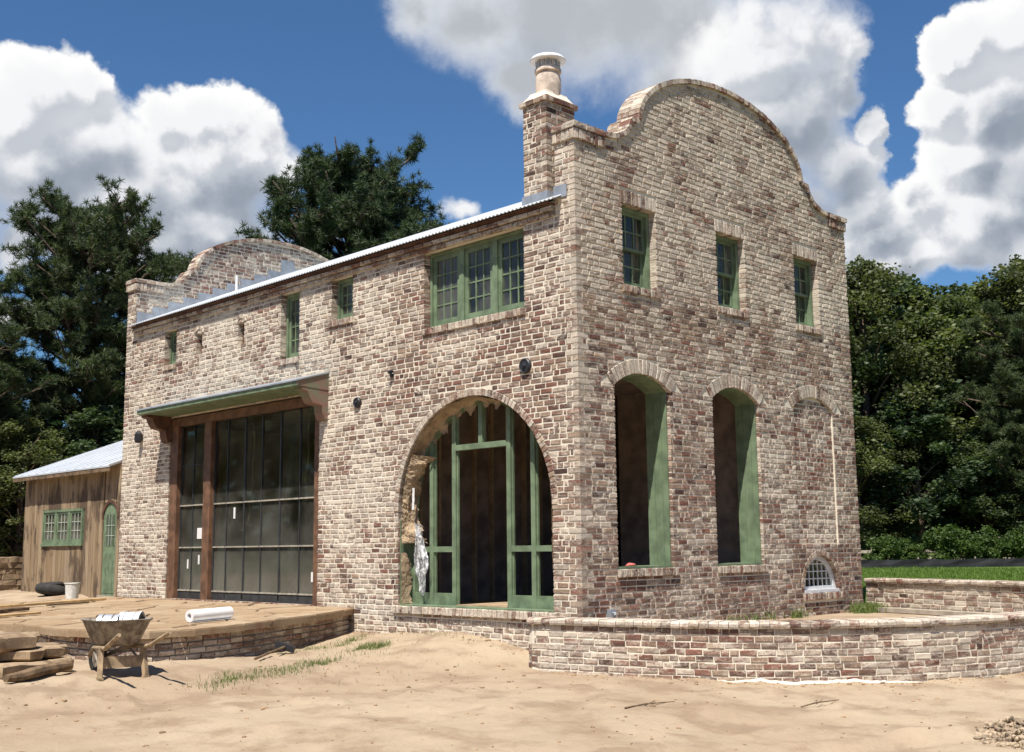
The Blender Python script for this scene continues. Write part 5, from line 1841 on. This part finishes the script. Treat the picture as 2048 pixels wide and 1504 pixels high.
qq = random.Random(21)
rows = []
for i in range(46):         # stuck to the soffit, sagging and torn along its inner edge
    a = math.radians(72 + 80 * i / 45)
    sag = 0.05 + 0.17 * (0.5 + 0.5 * math.sin(i * 0.9)) * qq.uniform(0.5, 1.0) * (0.4 + 0.6 * math.sin(PI * i / 45))
    tear = 0.10 * max(0, (7 - i) / 7)
    row_ = []
    for t in (0, .2, .4, .6, .8, 1):
        d = 0.02 + (0.235 - tear) * min(1, t * 1.4)
        r = ARC_R - 0.012 - 0.01 * math.sin(t * 6 + i * .5) - sag * max(0, t - 0.55) / 0.45
        row_.append((d, ARC_C - r * math.cos(a), ARC_Z + r * math.sin(a)))
    rows.append(row_)
paper('soffit_paper', rows, KRAFT, 'brown building paper sagging from the upper left underside of the arch', 'paper', 0.006, 0.003, 2)
rows = []
for i in range(18):         # flap hanging down the far jamb, ragged
    t = i / 17; z = 2.42 - 1.30 * t
    yb = ARC_C + math.sqrt(max(0.01, (ARC_R - 0.015) ** 2 - max(0, z - ARC_Z) ** 2))
    wid = 0.26 * (1 - 0.5 * abs(t - 0.45) * 1.4) + qq.uniform(-.05, .05)
    rows.append([(0.02 + wid * s, yb - 0.040 - (0.13 * s * math.sin(t * 6 + s * 2) + 0.17 * s), z + 0.10 * s * math.sin(t * 7) - 0.06 * s) for s in (0, .2, .4, .6, .8, 1)])
paper('hanging_paper', rows, KRAFT, 'crumpled brown paper torn loose and hanging down the left side of the arch', 'paper', 0.014, 0.003, 3)
rows = []
for i in range(12):
    t = i / 11; z = 0.98 - 0.74 * t
    wid = 0.05 + 0.17 * math.sin(min(1, t * 1.4) * PI / 2) * (1 - 0.35 * t) + qq.uniform(-.02, .02)
    rows.append([(0.02 + wid * s, ARC_C + ARC_R - 0.042 - 0.05 * s * (0.5 + 0.5 * math.sin(t * 6 + s)), z) for s in (0, .25, .5, .75, 1)])
paper('jamb_paper', rows, KRAFT, 'brown paper strip at the bottom left of the arch beside the sill', 'paper', 0.006, 0.003, 4)
rows = []
for i in range(12):
    t = i / 11; z = 1.85 - 1.05 * t
    yb = ARC_C - math.sqrt(max(0.01, (ARC_R - 0.01) ** 2 - max(0, z - ARC_Z) ** 2))
    w = 0.05 + 0.03 * math.sin(t * 7) - 0.03 * t
    rows.append([(0.01 + 0.1 * s, yb + 0.01 + w * s, z - 0.03 * s) for s in (0, .5, 1)])
paper('right_paper', rows, KRAFT, 'narrow curled paper strip hanging at the right side of the arch', 'paper', 0.008, 0.003, 5)
rows = []
for i in range(22):         # gathered clear film, pinched at the top and torn into streamers below
    t = i / 21; z = 1.36 - 0.95 * t
    w = 0.02 + 0.15 * math.exp(-((t - 0.6) / 0.25) ** 2) * (1 if t < 0.72 else 0.75) + 0.02 * qq.random()
    rows.append([(0.14 + 0.05 * math.cos(s * 11 + t * 3), 3.36 - 0.10 * t + w * (s - 0.5) * 2, z + 0.05 * math.sin(s * 9 + t * 4)) for s in np.linspace(0, 1, 13)])
paper('clear_film', rows, FILM, 'bunched clear plastic film hanging at the lower left of the arch', 'plastic film', 0.006, 0.002, 6)
rows = [[(0.12, 3.42 + 0.05 * s + 0.01 * t, 1.93 - 0.32 * t) for s in (0, .5, 1)] for t in (0, .25, .5, .75, 1)]
paper('tape_strip', rows, PLASTIC_W, 'short strip of white tape dangling in the upper left of the arch', 'tape', 0.003, 0.002, 7)

# pebbles and clods scattered over the sand, too many to count
def icos(seed):
    q = random.Random(seed); bm = bmesh.new(); bmesh.ops.create_icosphere(bm, subdivisions=1, radius=1)
    for v in bm.verts: v.co *= q.uniform(0.75, 1.2)
    V = np.array([v.co for v in bm.verts]); F = np.array([[v.index for v in f.verts] for f in bm.faces]); bm.free(); return V, F


def scatter(name, pts, sizes, mat, flat=0.6):
    VV, FF = [], []; k = 0
    prot_ = [icos(i) for i in range(6)]
    for (x, y, z), s in zip(pts, sizes):
        V, F = prot_[rnd.randrange(6)]; a = rnd.random() * 6.28; c, sn = math.cos(a), math.sin(a)
        W = np.stack([(V[:, 0] * c - V[:, 1] * sn) * s, (V[:, 0] * sn + V[:, 1] * c) * s * rnd.uniform(.6, 1), V[:, 2] * s * flat], 1) + (x, y, z)
        VV.append(W); FF.append(F + k); k += len(V)
    o = link(name, quads_mesh(name, np.concatenate(VV), np.concatenate(FF), mat)); o['kind'] = 'stuff'
    return o


N = 2600
px = npr.uniform(-9, 4, N); py = npr.uniform(-7.5, 5.5, N)
keep = ~((px > -0.6) & (py > -4.3) & (px > -0.6 + 0.0) & (py > -1.2 - px)) & ~((px > -5) & (py > 2.2))
px, py = px[keep], py[keep]
ws = [front.at(u) for u in npr.uniform(0.9, 7.2, 420)]
q_ = np.array([(p - n * -abs(npr.normal(0, .16)) - n * -0.03) for p, n in ws])
px, py = np.concatenate([px, q_[:, 0], npr.uniform(-0.35, -0.03, 160)]), np.concatenate([py, q_[:, 1], npr.uniform(0.9, 4.6, 160)])
pz = ground_h(px, py)
scatter('clods', list(zip(px, py, pz)), list(np.clip(npr.lognormal(-4.75, 0.6, len(px)), .003, .035)), simple('clod_soil', (0.30, 0.195, 0.11), 0.97, var=0.45, scale=5, bump=0.5))
rub = []
for _ in range(900):
    r = rnd.random() ** 0.6; a = rnd.random() * 6.28
    x, y = -0.55 + 0.95 * r * math.cos(a), -6.05 + 0.75 * r * math.sin(a)
    rub.append((x, y, gh(x, y) + 0.20 * (1 - r) * rnd.random()))
scatter('rubble', rub, [rnd.uniform(.012, .045) for _ in rub], simple('rubble_stone', (0.34, 0.26, 0.175), 0.95, var=0.5, scale=8, bump=0.5), 0.7)


# ------------------------------------------------------------------ grass
def blades(name, xs, ys, zs, h, w, mat, spread=0.35, tone=None):
    n = len(xs); a = npr.random(n) * 6.283; hh = h * npr.uniform(0.5, 1.15, n); ww = w * npr.uniform(.7, 1.2, n)
    lx, ly = npr.normal(0, spread, n) * hh, npr.normal(0, spread, n) * hh
    b = np.stack([xs, ys, zs], 1); dx = np.stack([np.cos(a) * ww, np.sin(a) * ww, np.zeros(n)], 1)
    mid = b + np.stack([lx * .35, ly * .35, hh * .6], 1); top = b + np.stack([lx, ly, hh], 1)
    V = np.stack([b - dx, b + dx, mid + dx * .7, mid - dx * .7, top + dx * .1, top - dx * .1], 1).reshape(-1, 3)
    i = np.arange(n)[:, None] * 6
    Q = np.concatenate([i + [0, 1, 2, 3], i + [3, 2, 4, 5]])
    t = np.repeat(npr.random((n, 1)) * np.ones((1, 3)), 6, 0)
    o = link(name, quads_mesh(name, V, Q, mat, t)); o['kind'] = 'stuff'
    return o


def tuft(cx_, cy_, rx, ry, n, rot=0.0):
    x, y = npr.normal(0, rx, n), npr.normal(0, ry, n); c, s = math.cos(rot), math.sin(rot)
    return cx_ + x * c - y * s, cy_ + x * s + y * c


T_ = [tuft(-4.15, 1.5, .22, .13, 420, .6), tuft(-3.75, 1.62, .26, .12, 300, .4), tuft(-3.25, 1.75, .26, .12, 380, .4), tuft(-2.85, 1.88, .26, .12, 300, .4), tuft(-2.5, 2.0, .2, .06, 300, .4), tuft(-1.15, 2.85, .18, .10, 700, .5), tuft(-1.0, 2.75, .06, .06, 250, .6),
      tuft(-0.85, 3.65, .25, .10, 420, .4), tuft(-1.5, 3.62, .3, .09, 300, .3), tuft(-0.25, 2.6, .08, .5, 120), tuft(-3.0, 1.3, .9, .4, 90), tuft(-1.2, 2.0, .6, .6, 90), tuft(-2.0, 2.4, .5, .3, 120)]
xs = np.concatenate([t[0] for t in T_]); ys = np.concatenate([t[1] for t in T_])
k = xs < -0.03; xs, ys = xs[k], ys[k]
k = npr.random(len(xs)) < 0.62; xs, ys = xs[k], ys[k]
blades('grass_tufts', xs, ys, ground_h(xs, ys) - 0.005, 0.065, 0.003, GRASS_LEAF, 0.6)
# lawn beyond the planter: a turf sheet with blades standing in it
lx, ly = np.meshgrid(np.linspace(7.35, 46, 90), np.linspace(-20, 26, 110))
LV = np.stack([lx, ly, ground_h(lx, ly) + 0.03], -1)
jj = (np.arange(109)[:, None] * 90 + np.arange(89)[None]).ravel()
m, T = material('lawn_turf')
pos = T.n('ShaderNodeNewGeometry').outputs['Position']
finish(T, pbr(T, T.mix(T.noise(pos, 1.2, 6), (0.055, 0.10, 0.018), (0.12, 0.155, 0.04)), 0.95, T.noise(pos, 30, 3), 0.5, 0.03, 0, 0.1))
o = link('lawn', quads_mesh('lawn', LV.reshape(-1, 3), np.stack([jj, jj + 1, jj + 91, jj + 90], 1), m, None, True)); o['kind'] = 'structure'
n = 60000
xs = npr.uniform(7.4, 27.5, n); ys = npr.uniform(-6, 12, n)
k = (xs - 7) * 0.2 + 0 < npr.random(n) * 6 + 2
xs, ys = xs[k], ys[k]
blades('grass', xs, ys, ground_h(xs, ys) + 0.02, 0.075, 0.010, LAWN_LEAF, 0.3)
# weeds at the foot of the gable
xs, ys = tuft(6.65, -0.22, .22, .10, 500); x2, y2 = tuft(4.7, -0.12, .10, .05, 60); x3, y3 = tuft(3.6, -0.15, .5, .06, 60)
xs, ys = np.concatenate([xs, x2, x3]), np.concatenate([ys, y2, y3])
k = ys < -0.03
blades('weeds', xs[k], ys[k], np.full(k.sum(), -0.065), 0.17, 0.008, GRASS_LEAF, 0.5)

# ------------------------------------------------------------------ fences beyond the lawn
def at_depth(u, depth, z=0.0):
    """a spot on the ground, u metres right of the optical axis at this depth"""
    p = CAM + Vector((fwd.x, fwd.y, 0)).normalized() * depth + right * u
    return Vector((p.x, p.y, z))


sf = empty('silt_fence', at_depth(14, 40.5, 0.2), 0, 'low black silt fence along the far side of the lawn', 'fence')
so = Vector(sf.location)
A, B = at_depth(6, 40.5, 0.16) - so, at_depth(34, 41.5, 0.16) - so
V = []
for i in range(57):
    t = i / 56; p = A.lerp(B, t); sg = 0.02 * math.sin(i * 1.7); hh = 0.34 - 0.03 * (0.5 - 0.5 * math.cos(i * PI / 2)) + rnd.uniform(-.01, .01)
    for z, o_ in ((0, sg), (hh * .5, sg * 1.5), (hh, sg * .4)): V.append(p + Vector((o_, o_, z)))
F = [(i * 3 + k, i * 3 + 3 + k, i * 3 + 4 + k, i * 3 + 1 + k) for i in range(56) for k in (0, 1)]
o = link('fabric', mesh('fabric', V, F, SILT), sf); s_ = o.modifiers.new('t', 'SOLIDIFY'); s_.thickness = 0.01
pmesh = MB().box(-.02, .02, -.02, .02, -0.2, 0.40); st0 = None
for i in range(15):
    o = pmesh.build('stake', FENCEWOOD, sf) if st0 is None else st0.copy()
    if st0 is not None: COL.objects.link(o)
    st0 = st0 or o; o.location = A.lerp(B, i / 14) + Vector((0.05, 0.05, 0))
rf = empty('rail_fence', at_depth(14, 45, 0.1), 0, 'wooden rail fence behind the black silt fence', 'fence')
ro = Vector(rf.location)
A, B = at_depth(4, 45, 0.1) - ro, at_depth(38, 45, 0.1) - ro
NB_ = 14
for i in range(NB_ + 1):
    q = MB().box(-.06, .06, -.06, .06, -0.3, 1.15); o = q.build('post', FENCEWOOD, rf); o.location = A.lerp(B, i / NB_)
for i in range(NB_):
    for z in (0.36, 0.64):
        q = MB(); q.bar(A.lerp(B, i / NB_) + Vector((0.0, -0.07, z + rnd.uniform(-.02, .02))), A.lerp(B, (i + 1) / NB_) + Vector((0, -0.07, z + rnd.uniform(-.02, .02))), 0.04, 0.11); q.build('rail', FENCEWOOD, rf)


# ------------------------------------------------------------------ trees
def unit(n):
    v = npr.normal(size=(n, 3)); return v / np.linalg.norm(v, axis=1, keepdims=True)


def leaf_cloud(centers, radii, per, size, elong=1.6, up=0.25):
    """leaf-sized faces through the outer part of every clump"""
    C, T = [], []
    for c, r, m in zip(centers, radii, per):
        d = unit(m); d[:, 2] = d[:, 2] + up * npr.random(m)
        rr_ = r * (0.35 + 0.65 * npr.random(m) ** 0.45) * (1 + 0.22 * npr.normal(size=m))
        C.append(np.asarray(c) + d * rr_[:, None] * (1, 1, 0.82)); T.append(np.full(m, npr.uniform(0.0, 0.8)) + npr.normal(0, 0.16, m))
    C = np.concatenate(C); T = np.clip(np.concatenate(T), 0, 1); n = len(C)
    s = size * npr.uniform(.6, 1.3, n)[:, None]
    a = unit(n); a[:, 2] *= 0.6; b = np.cross(a, unit(n)); b /= np.linalg.norm(b, axis=1, keepdims=True) + 1e-9
    V = np.stack([C - a * s * elong / 2, C + b * s / 2, C + a * s * elong / 2, C - b * s / 2], 1).reshape(-1, 3)
    return V, np.arange(n * 4).reshape(-1, 4), np.repeat(T[:, None] * np.ones((1, 3)), 4, 0)


def limb_mesh(segs, name):
    mb = MB()
    for pts, rad in segs: mb.tube(pts, rad, 7)
    return mesh(name, mb.V, mb.F, BARK, True, True)


def oak_proto(seed, lobes=120, leaves=30000, lower=0.10, leaf=0.0105, spire=0.0, mat=None):
    """unit broadleaf tree: height 1, crown reaching 0.2 either side"""
    q = np.random.default_rng(seed); r2 = random.Random(seed)
    cen, rad = [], []
    for _ in range(lobes):
        z = lower + (0.97 - lower) * q.random() ** 0.85
        prof = math.sin(PI * min(1, max(0.02, (z - lower + 0.10) / (1.12 - lower)))) ** 0.85
        R = 0.225 * prof * (0.45 + 0.65 * q.random()); a = q.random() * 6.283
        cen.append((R * math.cos(a), R * math.sin(a), z)); rad.append(q.uniform(0.022, 0.055) * (0.75 + 0.5 * prof))
    w = np.array(rad) ** 1.7; per = np.maximum(20, (leaves * w / w.sum()).astype(int))
    for k in range(9):          # leaders that break the outline
        a = q.random() * 6.283; r0 = q.uniform(0.0, 0.11)
        for j in range(4): cen.append((r0 * math.cos(a), r0 * math.sin(a), 0.84 - r0 * 1.2 + j * 0.045 + spire)); rad.append(0.034 - 0.007 * j)
    w = np.array(rad) ** 1.7; per = np.maximum(20, (leaves * w / w.sum()).astype(int))
    V, Q, T = leaf_cloud(cen, rad, per, leaf)
    crown = quads_mesh('crown', V, Q, mat or OAK_LEAF, T)
    segs = [([(0, 0, -0.02), (0.004, 0.003, 0.3), (-0.004, 0.004, 0.6), (0, 0, 0.9)], [0.018, 0.014, 0.009, 0.003])]
    for c, r in list(zip(cen, rad))[::3]:
        zb = max(0.08, c[2] - 0.16); segs.append(([(0, 0, zb), (c[0] * .5, c[1] * .5, zb + (c[2] - zb) * .6), c], [0.006, 0.004, 0.0015]))
    return crown, limb_mesh(segs, 'trunk')


def pine_proto(seed, low=0.35, nb_=60, width=0.24, tufts=11, needles=40):
    """unit pine: bare lower trunk, branches that fork into twigs, each twig ending in a brush of needles"""
    q = random.Random(seed); segs = [([(0, 0, -0.02), (0.006, 0, 0.35), (-0.004, 0.005, 0.7), (0.0, 0, 0.95)], [0.016, 0.013, 0.009, 0.003])]
    cen, rad = [], []
    for i in range(nb_):
        t = (i / nb_) ** 0.95; z = low + (0.94 - low) * t + q.uniform(-.01, .01)
        L = width * (0.40 + 0.75 * math.sin(PI * min(1, 0.20 + t * 0.74)) ** 0.8) * q.uniform(0.6, 1.08)
        a = i * 2.4 + q.uniform(-.5, .5); rise = q.uniform(0.10, 0.55) * L
        end = Vector((L * math.cos(a), L * math.sin(a), z + rise)); mid = Vector((L * .55 * math.cos(a), L * .55 * math.sin(a), z + rise * 0.28))
        segs.append(([(0, 0, z - 0.02), mid, end], [0.0055, 0.0035, 0.0015]))
        for j in range(3 + int(5 * L / width)):
            f = q.uniform(0.25, 1.0)
            p = Vector((0, 0, z)).lerp(mid, f / .55) if f < .55 else mid.lerp(end, (f - .55) / .45)
            side = Vector((-math.sin(a), math.cos(a), 0)) * q.choice((-1, 1))
            tw = p + (side * q.uniform(.2, .9) + Vector((math.cos(a), math.sin(a), 0)) * q.uniform(.1, .6) + Vector((0, 0, q.uniform(.1, .6)))) * (0.035 + 0.22 * L * q.random())
            segs.append(([p, tw], [0.0018, 0.0008]))
            for k in range(tufts):
                g = q.uniform(0.45, 1.05)
                cen.append(p.lerp(tw, g) + Vector((q.gauss(0, .013), q.gauss(0, .013), q.gauss(0.006, .010)))); rad.append(q.uniform(0.0135, 0.0205))
    for j in range(40):
        cen.append(Vector((q.gauss(0, .018), q.gauss(0, .018), q.uniform(.90, 0.985)))); rad.append(.018)
    n = len(cen); m = needles
    base = np.repeat(np.array(cen), m, 0); R = np.repeat(np.array(rad), m)[:, None]
    d = unit(n * m); d[:, 2] = d[:, 2] * 0.8 + 0.35; d /= np.linalg.norm(d, axis=1, keepdims=True)
    L = R * npr.uniform(.7, 1.15, (n * m, 1)); s = np.cross(d, unit(n * m)); s /= np.linalg.norm(s, axis=1, keepdims=True) + 1e-9
    wd = 0.00065
    a = base + d * L * 0.10
    V = np.stack([a - s * wd * 1.3, a + s * wd * 1.3, base + d * L + s * wd * .6, base + d * L - s * wd * .6], 1).reshape(-1, 3)
    tone = np.repeat(np.clip(npr.uniform(.05, .85, n), 0, 1), m) + npr.normal(0, .12, n * m)
    crown = quads_mesh('crown', V, np.arange(n * m * 4).reshape(-1, 4), PINE_LEAF, np.repeat(np.clip(tone, 0, 1)[:, None] * np.ones((1, 3)), 4, 0))
    return crown, limb_mesh(segs, 'trunk')


def bush_proto(seed):
    q = np.random.default_rng(seed); cen, rad = [], []
    for _ in range(26):
        a = q.random() * 6.283; r = 0.45 * math.sqrt(q.random()); z = q.uniform(0.12, 0.88) * (1 - r * 0.6)
        cen.append((r * math.cos(a), r * math.sin(a), z)); rad.append(q.uniform(.10, .2))
    V, Q, T = leaf_cloud(cen, rad, [300] * 26, 0.040)
    segs = [([(0, 0, -.05), (c[0] * .6, c[1] * .6, c[2] * .6), c], [.02, .012, .004]) for c in cen[::3]]
    return quads_mesh('foliage', V, Q, BUSH_LEAF, T), limb_mesh(segs, 'stem')


def plant(kind, proto, loc, h, wf, rz, label, cat, group, names=('crown', 'trunk')):
    r = empty(kind, loc, rz, label, cat, group)
    r.scale = (h * wf, h * wf, h)
    link(names[0], proto[0], r); link(names[1], proto[1], r)
    return r


OLIVE_LEAF = leaf_material('olive_leaves', (0.045, 0.060, 0.024), (0.135, 0.155, 0.062), 0.33)
DEEP_LEAF = leaf_material('deep_leaves', (0.035, 0.055, 0.028), (0.10, 0.14, 0.065), 0.3)
OAK = [oak_proto(1), oak_proto(2, 130, 34000, 0.08, 0.0085, 0.02, OLIVE_LEAF), oak_proto(3, 95, 22000, 0.14, 0.0135, 0.0, DEEP_LEAF), oak_proto(4, 120, 30000, 0.1, 0.0095, 0.03)]
PINE = [pine_proto(5, 0.38, 78, 0.25), pine_proto(6, 0.44, 100, 0.25), pine_proto(8, 0.14, 76, 0.24)]
BUSH = [bush_proto(s) for s in (1, 2)]

GL = 'trees left of the house'
plant('pine_tree', PINE[0], (7.4, 31.0, -0.1), 14.3, 0.84, 0.4, 'tall dark pine with rounded crown left of the house, top against the cloud', 'tree', GL)
plant('pine_tree', PINE[1], (23.2, 36.6, 0), 20.7, 0.86, 2.0, 'big round-headed pine rising above the middle of the metal roof', 'tree', GL)
lt = [(2.6, 30.5, 10.4, 2, 1.1, 'shorter dark pine at the left edge of the picture, behind the low stone wall'),
      (5.3, 33.5, 8.2, 2, 1.2, 'middle-height dark pine behind the shed, under the tall pine'),
      (9.6, 31.8, 8.8, 2, 1.1, 'dark pine filling the gap between the tall pine and the house corner'),
      (0.6, 33.0, 12.6, 0, 1.0, 'tall pine cut by the left edge of the picture')]
for i, (x, y, h, k, w, lab) in enumerate(lt): plant('pine_tree', PINE[k], (x, y, -0.1), h, w, i * 1.3, lab, 'tree', GL)
plant('oak_tree', OAK[1], (4.2, 28.2, -0.1), 5.6, 1.5, 0.7, 'low leafy tree just behind the left end of the shed', 'tree', GL)
plant('oak_tree', OAK[2], (7.0, 29.0, -0.1), 6.2, 1.5, 2.7, 'low leafy tree showing over the shed roof', 'tree', GL)
plant('oak_tree', OAK[3], (1.2, 27.8, -0.1), 4.6, 1.7, 4.1, 'low leafy tree behind the stone wall at the left edge', 'tree', GL)
plant('oak_tree', OAK[0], (29.0, 36.0, 0), 18.6, 0.75, 1.0, 'thin leafy treetop just showing over the roof beside the big pine', 'tree', GL)

GR = 'trees of the wood beyond the lawn'
row = [  # metres right of axis, depth, height, proto, width factor
    (13.2, 50, 12.2, 0, 1.15), (15.0, 49, 13.2, 1, 1.1), (16.9, 51, 12.9, 2, 1.15), (18.5, 49.5, 12.0, 3, 1.2), (20.3, 51, 12.6, 0, 1.15), (22.2, 50, 13.4, 1, 1.2), (24.4, 51, 13.0, 2, 1.2), (26.5, 50, 13.6, 3, 1.2), (29.0, 51, 12.8, 0, 1.25), (31.5, 50, 13.4, 1, 1.2),
    (10.8, 51, 12.6, 2, 1.2), (14.2, 54, 13.4, 3, 1.2), (17.8, 55, 13.2, 0, 1.2), (21.3, 55, 13.2, 1, 1.25), (25.3, 55, 13.8, 2, 1.2), (8.2, 52, 12.2, 3, 1.2)]
LAB = {0: 'leafy woodland tree just right of the gable edge, mid-height crown', 1: 'tallest leafy tree right of the gable, pointed top against the cloud', 2: 'leafy tree with rounded top third from the gable edge', 3: 'lower leafy tree at the dip in the treeline right of the house',
       4: 'leafy tree right of the dip in the treeline', 5: 'tall leafy tree at the right edge of the picture'}
for i, (u, dp, h, k, w) in enumerate(row):
    lab = LAB.get(i, 'leafy tree crowded in the back of the wood beyond the lawn')
    o = plant('oak_tree', OAK[k], at_depth(u, dp, 0.1), h, w, i * 1.7, lab, 'tree', GR)
    if i not in LAB: o['group'] = 'trees crowded at the back of the wood'
plant('pine_tree', PINE[2], at_depth(20.6, 46.5, 0.1), 10.2, 1.05, 0.9, 'soft dark pine standing in front of the wood near the right edge', 'tree', GR)
low = [(13.8, 47, 6.2, 1, 1.6, 'low leafy tree at the foot of the wood beside the gable edge'), (16.3, 47.2, 7.0, 2, 1.5, 'low leafy tree in the middle of the foot of the wood'), (18.9, 47, 5.6, 3, 1.6, 'low leafy tree in front of the soft dark pine'), (21.8, 47, 6.6, 0, 1.5, 'low leafy tree under the right edge of the wood')]
for i, (u, dp, h, k, w, lab) in enumerate(low): plant('oak_tree', OAK[k], at_depth(u, dp, 0.1), h, w, 3 + i, lab, 'tree', GR)
bl = [(13.4, 42.6, 1.5, 0.9, 'small bright bush by the fence beside the gable edge'), (14.5, 43.2, 1.15, 1.1, 'lowest bright bush by the fence, second from the gable'), (15.9, 42.4, 1.9, 0.95, 'largest bright bush in front of the rail fence'), (17.3, 42.8, 1.6, 1.0, 'bright round bush fourth from the gable along the fence'), (18.7, 42.5, 1.9, 1.0, 'broad bright bush along the fence near the right edge'), (20.2, 42.6, 1.6, 1.2, 'bright bush at the right edge of the picture by the fence')]
for i, (u, dp, h, w, lab) in enumerate(bl):
    plant('bush', BUSH[i % 2], at_depth(u, dp, 0.12), h, w, i * 2.1, lab, 'bush', 'bushes along the fence', ('foliage', 'stem'))

# the far wood all round the clearing reads as one dark mass
n = 60000
a = npr.uniform(0, 2 * PI, n); dist = 95 + 30 * npr.random(n)
top = 9 + 7 * vnoise(a * 14, a * 0 + 3.3, 31) + 4 * vnoise(a * 60, a * 0 + 7.7, 32)
z = top * npr.random(n) ** 0.7
dist = dist - 6 * np.sin(PI * np.clip(z / top, 0, 1)) + 5 * vnoise(a * 40, z * 0.5, 33)
C_ = np.stack([dist * np.cos(a) - 2, dist * np.sin(a) + 4, z], 1)
s_ = npr.uniform(0.5, 1.3, n)[:, None]; d1_ = unit(n); d2_ = np.cross(d1_, unit(n)); d2_ /= np.linalg.norm(d2_, axis=1, keepdims=True) + 1e-9
V = np.stack([C_ - d1_ * s_, C_ + d2_ * s_ * .7, C_ + d1_ * s_, C_ - d2_ * s_ * .7], 1).reshape(-1, 3)
T = np.repeat(np.clip(0.1 + 0.7 * vnoise(a * 50, z * 0.4, 34) + npr.normal(0, .12, n), 0, 1)[:, None] * np.ones((1, 3)), 4, 0)
o = link('woodland', quads_mesh('woodland', V, np.arange(n * 4).reshape(-1, 4), DEEP_LEAF, T)); o['kind'] = 'stuff'
